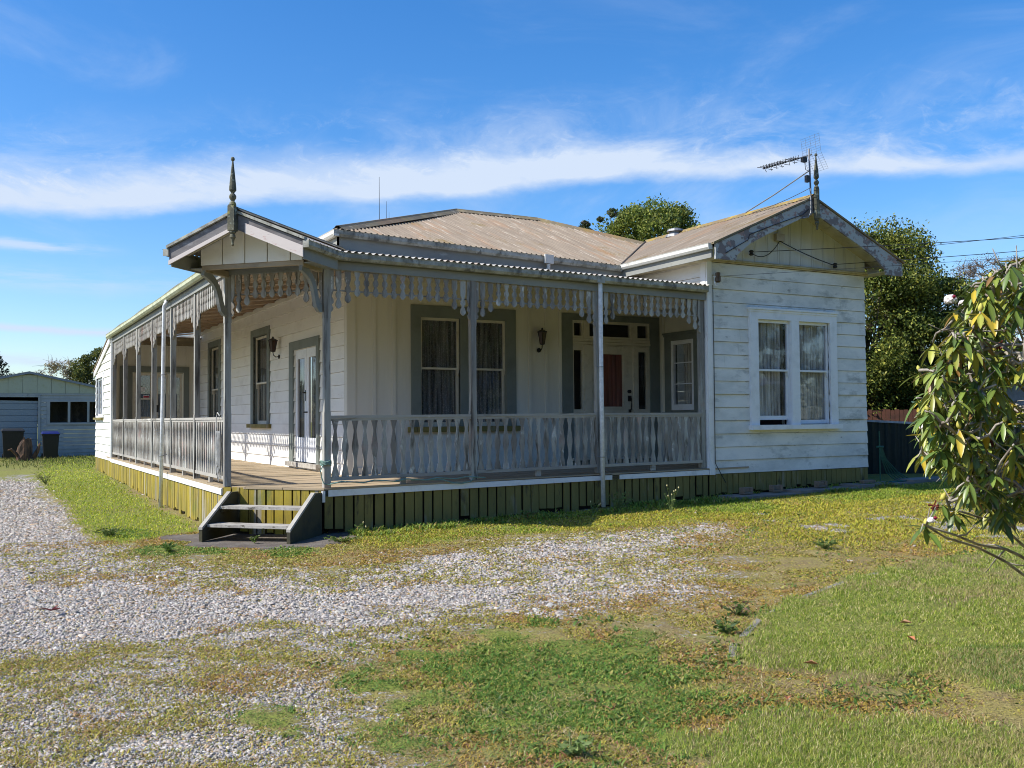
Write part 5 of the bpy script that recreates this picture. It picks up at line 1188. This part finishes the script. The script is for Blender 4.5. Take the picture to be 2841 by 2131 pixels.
def nbx(x0, x1, y0, y1, z0, z1, mt, nm):
    MB().box(x0, x1, y0, y1, z0, z1).build(nm, mt, NB)
nbx(-3.2, 8, -4, 6, -.3, 2.5, M['wallfar'], 'wall')
mb = MB(); mb.add([(-3.8, -4.7, 2.45), (8.5, -4.7, 2.45), (8.5, 6.6, 2.45), (-3.8, 6.6, 2.45), (0, -.0, 3.7), (6, 0, 3.7), (6, 2, 3.7), (0, 2, 3.7)], [(0, 1, 5, 4), (1, 2, 6, 5), (2, 3, 7, 6), (3, 0, 4, 7), (4, 5, 6, 7), (3, 2, 1, 0)]); mb.build('roof', plain('light roof', (.42, .47, .55), .5), NB)
for i in range(3): nbx(-2.4 + i * 2.2, -1.3 + i * 2.2, -4.03, -4.002, .9, 1.9, M['glassdark'], 'window')
# ------------------------------------------------------------------ trees
def leaves_mesh(name, C, size, tints, parent, mat='leaf', dirs=None, w=.5, droop=0.):
    """C: (n,3) leaf centres; each leaf a folded quad pair"""
    n = len(C); u = NP.normal(size=(n, 3)) if dirs is None else dirs + NP.normal(size=(n, 3)) * .35
    u[:, 2] -= droop; u /= np.linalg.norm(u, axis=1, keepdims=True) + 1e-9
    v = np.cross(u, NP.normal(size=(n, 3))); v /= np.linalg.norm(v, axis=1, keepdims=True) + 1e-9
    s = size * NP.uniform(.7, 1.3, (n, 1)); nn = np.cross(u, v)
    P = [C - u * s * .5, C + v * s * w * .5 + nn * s * .06, C + u * s * .5, C - v * s * w * .5 + nn * s * .06]
    co = np.stack(P, 1).reshape(-1, 3); F = (np.array([[0, 1, 2], [0, 2, 3]])[None] + 4 * np.arange(n)[:, None, None]).reshape(-1, 3)
    o = npmesh(name, co, F, 3, np.repeat(tints, 4, 0), M[mat], kind=None); o.parent = parent; return o
def tree(name, label, cat, x, y, h, rad, clumps, leaf, nleaf, pal, p, trunk_h, group=None, shape='dome', zlow=.15, twig=False, seed=1, cl=.42, w=.5, bark='bark'):
    r = random.Random(seed); T = thing(name, label, cat, (x, y, gzf(x, y)), group)
    cs = []
    for i in range(clumps):
        t = r.random(); z = h * (zlow + (1 - zlow) * t)
        if shape == 'dome': R = rad * math.sqrt(max(.03, 1 - ((t - .35) / .68) ** 2))
        elif shape == 'column': R = rad * (1 - .10 * t) * (1 if t < .75 else math.sqrt(max(.05, 1 - ((t - .75) / .3) ** 2)))
        else: R = rad * (1 - t) + .1
        a = r.random() * 6.283; q = R * (r.random() ** .33); cs.append((q * math.cos(a), q * math.sin(a), z))
    mb = MB(); lean = r.uniform(-.1, .1); mb.tube([(0, 0, -.1), (lean * .3, 0, trunk_h * .5), (lean, 0, trunk_h), (lean, .05, h * .8)], [.05 * h ** .8, .042 * h ** .8, .03 * h ** .8, .01], 9)
    mb.build('trunk', M[bark], T)
    lb = MB()
    for i, c in enumerate(cs):
        if i % 3 == 0 or twig:
            z0 = trunk_h * r.uniform(.5, 1) if c[2] > trunk_h else max(.1, c[2] * .7); z0 = max(z0, c[2] * .45)
            if twig:
                pr_ = [q for q in cs[:i] if q[2] < c[2] - .05]; q = min(pr_, key=lambda q: sum((q[k] - c[k]) ** 2 for k in range(3))) if pr_ else (lean, 0, c[2] * .6)
                lb.tube([q, tuple((q[k] + c[k]) / 2 + r.uniform(-.08, .08) for k in range(3)), c], [.022, .016, .010], 4)
            else: lb.tube([(lean, 0, z0), (c[0] * .5 + r.uniform(-.1, .1), c[1] * .5, (z0 + c[2]) / 2), c], [.016 * h ** .6, .010 * h ** .6, .004], 5)
            if twig:
                for k in range(14):
                    e = Vector(c) + Vector((r.gauss(0, .45), r.gauss(0, .45), r.gauss(.25, .35))) * cl * 1.6; m_ = Vector(c).lerp(e, .5) + Vector((r.uniform(-.06, .06), r.uniform(-.06, .06), .05)); lb.tube([c, m_, e], [.009, .007, .004], 3)
    lb.build('limbs', M[bark], T)
    ca = np.array(cs); i = NP.integers(0, len(ca), nleaf); d = NP.normal(size=(nleaf, 3)); d /= np.linalg.norm(d, axis=1, keepdims=True)
    rr = NP.uniform(.2, 1.0, (nleaf, 1)) ** .5 * (1 + .5 * NP.random((nleaf, 1)) ** 2 * (NP.random((nleaf, 1)) < .10)); cr = NP.uniform(.5, 1.35, len(ca))[i][:, None] * cl * rad
    C = ca[i] + d * rr * cr * np.array((1, 1, .8)); br = NP.uniform(.65, 1.25, len(ca))[i][:, None]
    t = pick(nleaf, pal, p, .2) * br; leaves_mesh('crown', C, leaf, t, T, w=w); return T
PG = [(.10, .14, .025), (.18, .21, .035), (.34, .34, .06), (.055, .08, .018)]
tree('hedge_tree', 'large dark green bushy tree behind the green fence, widest of the trees beside the wing', 'tree', 18.0, 5.25, 5.95, 2.05, 170, .085, 120000, PG, [.3, .32, .2, .18], 1.6, 'evergreen trees behind the fence', 'column', .12, seed=2, cl=.30)
tree('hedge_tree', 'bushy green tree top rising just behind the right slope of the wing gable', 'tree', 16.0, 7.2, 6.3, 1.5, 90, .085, 56000, PG, [.26, .34, .24, .16], 1.6, 'evergreen trees behind the fence', 'column', .12, seed=3, cl=.30)
tree('hedge_tree', 'lower green tree at the right shoulder of the large dark tree by the fence', 'tree', 18.9, 4.1, 4.9, 1.3, 110, .085, 60000, PG, [.3, .32, .2, .18], 1.4, 'evergreen trees behind the fence', 'column', .10, seed=4, cl=.32)
tree('garden_tree', 'tall bushy green tree behind the main roof, left of the flue cowl', 'tree', 18.3, 15.0, 8.5, 3.1, 220, .12, 70000, [(.12, .17, .03), (.20, .24, .04), (.30, .31, .06), (.07, .10, .02)], [.3, .34, .2, .16], 3, None, 'dome', .35, seed=5, cl=.17)
tree('garden_tree', 'sparse purplish topped bush at the left edge of the tall tree behind the main roof', 'tree', 16.7, 15.8, 8.6, 1.15, 60, .11, 12000, [(.07, .10, .02), (.12, .14, .04), (.12, .09, .07)], [.4, .3, .3], 3, None, 'dome', .45, seed=6, cl=.2)
tree('bare_tree', 'leafless brown twiggy tree behind the rhododendron and right of the dark trees', 'tree', 27.8, 8.2, 6.5, 2.2, 260, .05, 9000, [(.20, .13, .08), (.26, .19, .11)], [.6, .4], 2.5, None, 'dome', .3, True, 7, .20)
tree('conifer', 'dark layered conifer behind the shed at the far left edge', 'tree', -3.6, 40, 4.9, 2.6, 40, .20, 20000, [(.012, .022, .010), (.022, .034, .014)], [.6, .4], 3, None, 'dome', .35, seed=8, cl=.24, w=.3)
tree('garden_tree', 'leafy green tree behind the shed roof next to the house end', 'tree', 1.9, 34.5, 4.5, 1.5, 60, .12, 20000, [(.06, .085, .02), (.13, .15, .03), (.22, .20, .03)], [.5, .35, .15], 2, None, 'dome', .3, seed=9, cl=.28)
tree('bare_tree', 'pale leafless shrub poking over the shed roof, left of the leafy tree', 'tree', .2, 35.5, 4.0, 1.3, 50, .09, 3000, [(.30, .24, .10), (.35, .30, .12)], [.6, .4], 2, None, 'dome', .4, True, 10, .26, bark='twig')
for i in range(9):
    tree('distant_tree', 'dark round tree in the far row behind the shed', 'tree', -62 + i * 7.5, 66 + (i * 5) % 9, 4.6, 4.0, 30, .42, 3500, [(.06, .09, .02), (.11, .14, .03)], [.5, .5], 1.2, 'far row of trees', 'dome', .08, seed=60 + i, cl=.3)
# ------------------------------------------------------------------ rhododendron at the right edge
def rhodo():
    r = random.Random(21); B0 = Vector((4.5, -8.95, gzf(4.5, -8.95)))
    T = thing('rhododendron', 'sprawling rhododendron bush with long drooping leaves, yellow buds and grey branches at the right edge', 'bush', tuple(B0))
    def at(px, py, d):
        v = fw + rt * ((px - 1106) / 2074.4) - up * ((py - 829.5) / 2074.4); return CP + v * d - B0
    fixed = [(2062, 668, 5.75), (2090, 690, 5.8), (1985, 800, 5.7), (2015, 740, 5.9), (2100, 620, 5.6), (2140, 600, 5.5), (1980, 860, 5.7), (2000, 930, 5.6), (1990, 975, 5.8), (2020, 880, 5.9), (2050, 800, 5.5),
             (2035, 1080, 5.3), (2000, 1135, 5.2), (2060, 1100, 5.4), (2040, 990, 5.7), (2180, 590, 5.3), (2205, 640, 5.4), (2150, 680, 5.6), (2090, 760, 5.4), (2120, 850, 5.3), (2190, 960, 4.9), (2205, 1000, 5.3), (2110, 720, 6.0)]
    tips = [at(*q) for q in fixed]; edge = [(545, 2190), (600, 2110), (700, 2065), (800, 2005), (900, 1988), (980, 2000), (1030, 2065), (1080, 2110), (1130, 2180)]
    while len(tips) < 640:
        py = r.uniform(545, 1095); px = pl(py, [e[0] for e in edge], [e[1] for e in edge]) + r.expovariate(1 / 135) + 5; d = r.uniform(5.0, 7.3)
        if px > 2700: continue
        if 1010 < py and r.random() < .5: continue
        tips.append(at(px, py, d))
    while len(tips) < 760: tips.append(at(r.uniform(2070, 2420), r.uniform(880, 1120), r.uniform(5.3, 6.9)))
    base = Vector((0, 0, 0)); limbs = []; lb = MB()
    for k in range(16):
        tip = tips[r.randrange(len(tips))] if k > 6 else tips[[12, 8, 1, 2, 19, 13, 5][k]]
        m_ = base.lerp(tip, .45) + Vector((r.uniform(-.2, .2), r.uniform(-.2, .2), r.uniform(-.25, .05) if tip.z < 1.0 else r.uniform(-.1, .25)))
        pth = []; n = 12
        for i in range(n + 1):
            t = i / n; q = base * (1 - t) ** 2 + m_ * 2 * t * (1 - t) + tip * t * t; q = q + Vector((math.sin(t * 9 + k), math.cos(t * 11 + k), math.sin(t * 13 + 2 * k))) * .035 * (t > 0) * (t < 1); pth.append(q)
        lb.tube(pth, [lerp(.020, .006, (i / n) ** .6) for i in range(n + 1)], 7); limbs += pth[3:]
    for tip in tips:
        q = min(limbs, key=lambda p: (p - tip).length + .6 * max(0, p.z - tip.z)); L_ = (q - tip).length
        if L_ < .02: continue
        m_ = q.lerp(tip, .5) + Vector((r.uniform(-.08, .08), r.uniform(-.08, .08), r.uniform(-.10, .03))) * min(1, L_ * 2)
        pts = [q, q.lerp(m_, .5) + Vector((0, 0, r.uniform(-.03, .03))), m_, m_.lerp(tip, .5) + Vector((r.uniform(-.03, .03), 0, r.uniform(-.02, .02))), tip]
        lb.tube(pts, [.010, .009, .008, .007, .006], 5); limbs.append(m_)
    for k in range(480):   # dead inner twigs
        q = limbs[r.randrange(len(limbs))]; e = q + Vector((r.gauss(0, .07), r.gauss(0, .07), r.gauss(0, .07))); lb.tube([q, q.lerp(e, .5) + Vector((0, 0, r.uniform(-.03, .03))), e], [.0055, .0045, .0025], 4)
    lb.build('branches', M['twig'], T, smooth=True)
    co = []; F = []; ti = []; bud = MB(); 
    for ti_, tip in enumerate(tips):
        nl = r.randint(5, 9); out = (tip - Vector((.0, .0, tip.z * .8))).normalized(); a0 = r.random() * 6.28
        base_t = r.choice([(.12, .17, .03), (.17, .21, .035), (.07, .11, .022), (.24, .25, .04), (.09, .14, .026)])
        for j in range(nl):
            a = a0 + j * 6.283 / nl + r.uniform(-.3, .3); dr = r.uniform(-1.3, -.2) if r.random() < .85 else r.uniform(-.2, .3)
            d = Vector((math.cos(a), math.sin(a), dr)).normalized(); s = d.cross(Vector((0, 0, 1))).normalized(); nrm = s.cross(d)
            Ln = r.uniform(.09, .14) * r.uniform(.75, 1.05); W = Ln * r.uniform(.13, .175); st = tip - Vector((0, 0, r.uniform(0, .03))); q0 = len(co)
            for k, (t, w) in enumerate(((0, .12), (.18, .45), (.42, .95), (.68, .90), (.88, .5), (1.0, .06))):
                c = st + d * (Ln * t) + Vector((0, 0, -.035 * t * t * (1 if dr < 0 else .3))); 
                co += [c - s * (W * w) + nrm * (W * .35 * w), c, c + s * (W * w) + nrm * (W * .35 * w)]
            F += [(q0 + 3 * k + i, q0 + 3 * k + i + 1, q0 + 3 * k + i + 4, q0 + 3 * k + i + 3) for k in range(5) for i in range(2)]
            tt = np.array(base_t) * r.uniform(.75, 1.3)
            if r.random() < .05: tt = np.array((.40, .30, .03))
            if r.random() < .04: tt = np.array((.18, .10, .03))
            ti += [tt, tt * 1.45, tt] * 6
    o = npmesh('foliage', np.array([tuple(c) for c in co]), np.array(F), 4, np.array(ti), M['gloss'], None); o.parent = T
    o.data.polygons.foreach_set('use_smooth', [True] * len(o.data.polygons))
    bmat = wood('yellow green bud', (.50, .47, .10), [((.35, .25, .08), 60, .5, .7, V1)]); b0 = MB(); b0.lathe((0, 0, 0), [(0, .006), (.010, .014), (.024, .017), (.040, .011), (.052, .002)], 8); b0 = b0.build('bud', bmat, T, smooth=True)
    bt = sorted(tips, key=lambda q: (q + B0 - CP).length)[:200:4]; 
    for i, q in enumerate(bt):
        b = b0 if i == 0 else b0.copy()
        if i: col.objects.link(b)
        k = r.uniform(.5, .95); b.location = q; b.scale = (k, k, k); b.rotation_euler = (r.uniform(-.5, .5), r.uniform(-.5, .5), 0)
    pet = plain('white pink petal', (.82, .74, .74), .6)
    rust = plain('dead rust flower head', (.15, .035, .02), .9)
    def flower(c, s, nm):
        mb = MB(); rr = random.Random(int(c.x * 100))
        for k in range(26):
            a = rr.random() * 6.28; e = rr.uniform(-.2, 1.2); d = Vector((math.cos(a) * math.cos(e), math.sin(a) * math.cos(e), math.sin(e))); t = d.cross(Vector((.2, .1, 1))).normalized(); u_ = t.cross(d)
            q = c + d * s * .55; w = s * .33; mb.add([q - t * w - u_ * w * .8, q + t * w - u_ * w * .6, q + t * w * 1.1 + u_ * w, q + d * s * .25, q - t * w + u_ * w * .9], [(0, 1, 3), (1, 2, 3), (2, 4, 3), (4, 0, 3)])
        f = mb.build(nm, pet, T); k = MB(); k.lathe(tuple(c + Vector((-.02, -.04, .01))), [(0, .004), (.01, .013), (.02, .004)], 7); k.build('flower_throat', plain('crimson throat', (.22, .01, .03), .6), f)
    flower(at(2053, 650, 5.70), .052, 'flower'); flower(at(2080, 657, 5.74), .035, 'flower'); flower(at(2012, 1125, 5.15), .030, 'flower'); flower(at(1995, 925, 5.6), .03, 'flower')
    for c in (at(2018, 1092, 5.2), at(2160, 745, 5.4), at(2140, 955, 5.5), at(2105, 708, 5.5)):
        mb = MB()
        for k in range(12): d = Vector((r.gauss(0, 1), r.gauss(0, 1), r.gauss(0, 1))).normalized(); mb.tube([c, c + d * .03], [.004, .006], 4)
        mb.build('seed_head', rust, T)
rhodo()
# ------------------------------------------------------------------ the far side of the street, mirrored house plus trees added to darken reflections
SHo = thing('street_house', 'white weatherboard house across the street, mirrored in the wing window', 'house', (28, -27, 0))
Fs = Fr((0, 0, 0), (1, 0), (0, 1))
mb = MB(); wwall(mb, Fs, -8, 8, .3, 3.3, .22, [(-5, -3, 1, 2.4), (2, 4, 1, 2.4)], joints=0); mb.box(-8, 8, -8, -.04, 0, 3.3); mb.build('wall', M['board_side'], SHo)
mb = MB(); mb.hexa([(-8.6, -8.6, 3.3), (8.6, -8.6, 3.3), (8.6, .6, 3.3), (-8.6, .6, 3.3), (-4, -4.2, 5.4), (4, -4.2, 5.4), (4, -3.8, 5.4), (-4, -3.8, 5.4)]); mb.build('roof', M['farroof'], SHo)
for a in (-5, 2): mb = MB(); ringbox(mb, Fs, a, a + 2, 1, 2.4, .1, -.02, .05); mb.fb(Fs, a + .96, a + 1.04, -.02, .04, 1.1, 2.3); o = mb.build('window_frame', M['wtrim'], SHo); MB().fb(Fs, a + .1, a + 1.9, -.03, -.028, 1.1, 2.3).build('pane', M['glassdark'], o)
for i, (x, y) in enumerate(((4, -26), (8, -27), (12, -26), (16, -27), (20, -28), (-1, -27), (-6, -25), (-11, -23), (24, -36), (30, -38), (36, -37), (42, -33), (47, -29), (18, -31))):  # unseen trees, placed to keep bright sky out of the pane reflections
    tree('added_street_tree', 'dark leafy tree added out of view across the street to darken window reflections', 'tree', x, y, 9.5 + (i * 37 % 10) * .22, 3.4, 70, .36, 9000, [(.05, .08, .02), (.09, .12, .03)], [.5, .5], 2, 'trees added across the street', 'dome', .12, seed=30 + i, cl=.32)
# ------------------------------------------------------------------ single weeds and fallen leaves
def weed(x, y, h, spread, n, cols_, label, kind='leafy', flowers=0, seed=0):
    r = random.Random(seed); T = thing('weed_plant', label, 'weed', (x, y, gzf(x, y)), 'weeds around the house and drive')
    st = MB(); C = []; D = []
    for k in range(n):
        a = r.random() * 6.28; e = Vector((math.cos(a) * spread * r.uniform(.2, 1), math.sin(a) * spread * r.uniform(.2, 1), h * r.uniform(.5, 1))); m_ = e * .5 + Vector((0, 0, h * .12)); st.tube([(0, 0, 0), m_, e], [.004, .003, .002], 4)
        for j in range(5): 
            t = r.uniform(.15, 1); p = (m_ * (2 * t) if t < .5 else m_.lerp(e, 2 * t - 1)); C.append(tuple(p + Vector((r.uniform(-.02, .02), r.uniform(-.02, .02), 0)))); D.append((math.cos(a + r.uniform(-1, 1)), math.sin(a + r.uniform(-1, 1)), .2))
        if flowers and k < flowers: st.lathe(tuple(e), [(0, .004), (.012, .012), (.022, .009), (.03, .002)], 6, 1)
    st.build('stems', [plain('weed stem', (.14, .19, .06), .7), plain('small flower head', (.60, .52, .25), .8)], T)
    leaves_mesh('leaves', np.array(C), .045 if kind == 'leafy' else .03, pick(len(C), cols_, [1 / len(cols_)] * len(cols_)), T, dirs=np.array(D), w=.45)
GR = [(.14, .21, .035), (.09, .16, .03), (.19, .23, .05)]
weed(6.16, -1.25, .42, .14, 7, GR, 'tall thin weed with pale flower heads in front of the wing corner', flowers=6, seed=1)
weed(5.62, -.62, .40, .30, 22, [(.17, .25, .08), (.12, .20, .05)], 'bright green bushy weed at the foot of the front downpipe', seed=2)
weed(5.15, -.62, .22, .14, 8, GR, 'small pale weed just left of the front downpipe', flowers=3, seed=3)
weed(-1.02, -.50, .11, .22, 26, [(.08, .16, .025), (.12, .20, .03)], 'low dark green weed clump left of the porch slab', seed=4)
weed(-1.45, 1.55, .16, .26, 26, [(.06, .11, .025), (.10, .14, .03)], 'dark leafy weed clump where the side grass meets the gravel', seed=5)
weed(1.55, -.35, .14, .10, 9, GR, 'small weed growing beside the foot of the right step stringer', flowers=2, seed=6)
weed(.10, -.24, .12, .07, 9, GR, 'tiny green weed in front of the porch steps', seed=7)
weed(2.25, -7.0, .12, .16, 14, [(.07, .13, .03), (.16, .09, .06)], 'leafy weed along the concrete kerb of the lawn', seed=8)
weed(1.75, -7.45, .10, .15, 14, [(.10, .17, .03), (.05, .10, .025)], 'flat green weed at the bend of the concrete kerb', seed=9)
weed(5.5, -4.9, .12, .24, 22, [(.10, .17, .04), (.15, .21, .05)], 'broad leafed weed in the yellow grass left of the rhododendron', seed=10)
weed(-.60, -9.0, .10, .10, 8, [(.22, .30, .10), (.14, .22, .06)], 'large leafed pale weed at the bottom edge of the clover patch', seed=11)
weed(4.1, -.42, .14, .20, 14, GR + [(.26, .10, .04)], 'reddish green weed below the middle of the front skirting', seed=12)
weed(-1.65, 12.5, .30, .35, 24, [(.12, .15, .04), (.20, .18, .07)], 'straggly weed clump on the far gravel edge', seed=13)
weed(1.05, -.95, .08, .28, 26, [(.11, .19, .03), (.16, .22, .04), (.22, .20, .05)], 'low spreading weed on the edge of the porch slab', seed=14)
for i, (x, y, c, lab) in enumerate(((-2.50, -4.05, (.13, .02, .02), 'dark red fallen leaf on the grey gravel'), (2.62, -8.35, (.42, .16, .07), 'curled orange brown leaf lying on the right lawn'),
        (1.52, -8.48, (.40, .20, .10), 'small tan fallen leaf on the lawn below the kerb'), (.85, -8.95, (.45, .18, .08), 'orange fallen leaf on the rough grass at the lower right'), (3.0, -8.0, (.30, .16, .08), 'brown fallen leaf in the middle of the lawn'))):
    mb = MB(); mb.add([(-.05, 0, .01), (-.01, -.022, .03), (.05, 0, .02), (.0, .022, .035), (0, 0, .012)], [(0, 1, 4), (1, 2, 4), (2, 3, 4), (3, 0, 4)])
    if i == 0: mb.add([(0, .01, .02), (.03, .05, .05), (.01, .09, .03), (-.02, .05, .02)], [(0, 1, 2, 3)]); mb.add([(-.02, .0, .02), (-.09, .03, .03), (-.11, .0, .05), (-.05, -.02, .02)], [(0, 1, 2, 3)])
    o = mb.build('fallen_leaf', plain('fallen leaf %d' % i, c, .7)); o.location = (x, y, gzf(x, y) + .03); o.rotation_euler = (0, 0, i * 1.3); tag(o, lab, 'leaf', 'fallen leaves')

# ------------------------------------------------------------------ sun, sky, clouds
EL, AZ = math.radians(45.0), math.radians(12.0)
sd = Vector((-math.cos(EL) * math.cos(AZ), math.cos(EL) * math.sin(AZ), math.sin(EL)))   # towards the sun
sl_ = bpy.data.lights.new('Sun', 'SUN'); sl_.energy = 4.2; sl_.angle = math.radians(.53); sl_.color = (1.0, .95, .87)
so = bpy.data.objects.new('Sun', sl_); col.objects.link(so); so.rotation_euler = sd.to_track_quat('Z', 'Y').to_euler(); so.location = (-20, 5, 30)
w = bpy.data.worlds.new('World'); scene.world = w; w.use_nodes = True; nt = w.node_tree
bg = nt.nodes['Background']; sky = N(nt, 'ShaderNodeTexSky'); sky.sky_type = 'NISHITA'; sky.sun_disc = False
sky.sun_elevation = EL; sky.sun_rotation = math.atan2(sd.x, sd.y); sky.air_density = 1.0; sky.dust_density = .6; sky.ozone_density = 2.5; sky.altitude = 0
tc = N(nt, 'ShaderNodeTexCoord'); sx = N(nt, 'ShaderNodeSeparateXYZ'); L(nt, tc.outputs['Generated'], sx.inputs[0])
def mth(op, a, b=None, c=None, clampit=False):
    n = N(nt, 'ShaderNodeMath', operation=op, use_clamp=clampit)
    for i, v in enumerate((a, b, c)):
        if v is None: continue
        if hasattr(v, 'is_linked'): L(nt, v, n.inputs[i])
        else: n.inputs[i].default_value = v
    return n.outputs[0]
elev = mth('MULTIPLY', mth('ARCSINE', sx.outputs[2]), 57.2958)
azim = mth('MULTIPLY', mth('ARCTAN2', sx.outputs[0], sx.outputs[1]), 57.2958)
azr = mth('SUBTRACT', azim, 29.07)
fc = N(nt, 'ShaderNodeFloatCurve'); cu = fc.mapping.curves[0]
pts = [(-60, 9.5), (-28, 10.65), (-21.2, 11.2), (-17, 11.9), (-12.4, 12.5), (-8.4, 12.55), (-4.3, 12.8), (0, 13.2), (5.3, 13.6), (13.4, 13.55), (21, 13.0), (28, 12.6), (60, 11)]
while len(cu.points) < len(pts): cu.points.new(.5, .5)
for p_, (a, e) in zip(cu.points, pts): p_.location = ((a + 60) / 120, e / 20)
fc.mapping.update(); L(nt, mth('DIVIDE', mth('ADD', azr, 60.), 120.), fc.inputs['Value'])
edge = mth('MULTIPLY', fc.outputs[0], 20.)
cv = N(nt, 'ShaderNodeCombineXYZ'); L(nt, azr, cv.inputs[0]); L(nt, elev, cv.inputs[1])
def sn(sx_, sy_, det=8, rough=.6, dist=0., off=0.):
    mp = N(nt, 'ShaderNodeMapping'); mp.inputs['Scale'].default_value = (sx_, sy_, 1); mp.inputs['Location'].default_value = (off, off * .7, 0); L(nt, cv.outputs[0], mp.inputs[0])
    n = N(nt, 'ShaderNodeTexNoise', Scale=1., Detail=det, Roughness=rough, Distortion=dist); L(nt, mp.outputs[0], n.inputs['Vector']); return n.outputs['Fac']
def mr(v, a, b, lo=0., hi=1., smooth=True):
    n = N(nt, 'ShaderNodeMapRange'); n.interpolation_type = 'SMOOTHSTEP' if smooth else 'LINEAR'; n.inputs[1].default_value = a; n.inputs[2].default_value = b; n.inputs[3].default_value = lo; n.inputs[4].default_value = hi; L(nt, v, n.inputs[0]); return n.outputs[0]
d_ = mth('SUBTRACT', elev, edge)
d_ = mth('ADD', d_, mth('MULTIPLY', mth('SUBTRACT', sn(.22, .5, 6, .6), .5), 1.3))
lowe = mr(d_, -.15, .85)
thick = mr(azr, -5, 25, 3.0, 1.2)
core = mth('MULTIPLY', lowe, mr(mth('DIVIDE', d_, thick), .35, 1.25, 1., 0.))
wis = mth('MULTIPLY', mr(sn(.12, .35, 9, .65, .6, 3.), .40, .72), mr(d_, .8, 6.5, 1., 0.)); wis = mth('MULTIPLY', wis, mr(d_, .0, 1.))
wis2 = mth('MULTIPLY', mr(sn(.35, .7, 9, .7, 1.5, 9.), .50, .80), mth('MULTIPLY', mr(d_, 2., 7.0, 1., 0.), mr(d_, .0, 1.5)))
veil = mth('MULTIPLY', mr(sn(.06, .14, 7, .6, .8, 21.), .48, .80), mr(elev, 14, 27, .42, .05))
def strip(e0, w0, a0, a1, st, off):
    x = mth('SUBTRACT', elev, e0); x = mth('ADD', x, mth('MULTIPLY', mth('SUBTRACT', sn(.15, .2, 5, .6, 0, off), .5), .9)); k = mr(mth('ABSOLUTE', x), 0., w0, 1., 0.)
    k = mth('MULTIPLY', k, mr(azr, a0, a1, 1., 0.)); k = mth('MULTIPLY', k, mr(sn(.15, 1.2, 6, .6, 0, off + 4), .35, .6)); return mth('MULTIPLY', k, st)
s1 = strip(9.3, .55, -26, -21, .75, 31.); s2 = strip(5.0, .32, -22, -18.5, .9, 37.); s3 = strip(3.4, .5, -23.5, -20, .8, 41.); s4 = strip(7.6, 1.1, -24, -13, .38, 47.)
tot = mth('ADD', mth('MULTIPLY', core, .86), mth('ADD', mth('MULTIPLY', wis, .62), mth('MULTIPLY', wis2, .38)))
tot = mth('ADD', tot, mth('ADD', veil, mth('ADD', mth('ADD', s1, s2), mth('ADD', s3, s4))), None, True)
tot = mth('MULTIPLY', tot, mr(elev, 0., 2.5), None, True)
hs = N(nt, 'ShaderNodeHueSaturation', Saturation=1.36, Value=1.02); L(nt, sky.outputs[0], hs.inputs['Color'])
skyc = mixc(nt, 1.0, hs.outputs[0], (.92, .955, 1.07), 'MULTIPLY')
cc = mixc(nt, tot, skyc, (3.7, 4.35, 5.4))
L(nt, cc, bg.inputs[0]); bg.inputs[1].default_value = .12
scene.view_settings.view_transform = 'Standard'; scene.view_settings.look = 'None'; scene.view_settings.gamma = 1; scene.view_settings.exposure = 0.6
scene.cycles.use_denoising = True
try: scene.cycles.denoiser = 'OPENIMAGEDENOISE'; scene.cycles.denoising_prefilter = 'ACCURATE'
except Exception: pass
scene.cycles.pixel_filter_type = 'BLACKMAN_HARRIS'; scene.cycles.filter_width = 1.0; scene.cycles.max_bounces = 8; scene.cycles.transparent_max_bounces = 12; scene.cycles.caustics_reflective = False; scene.cycles.caustics_refractive = False
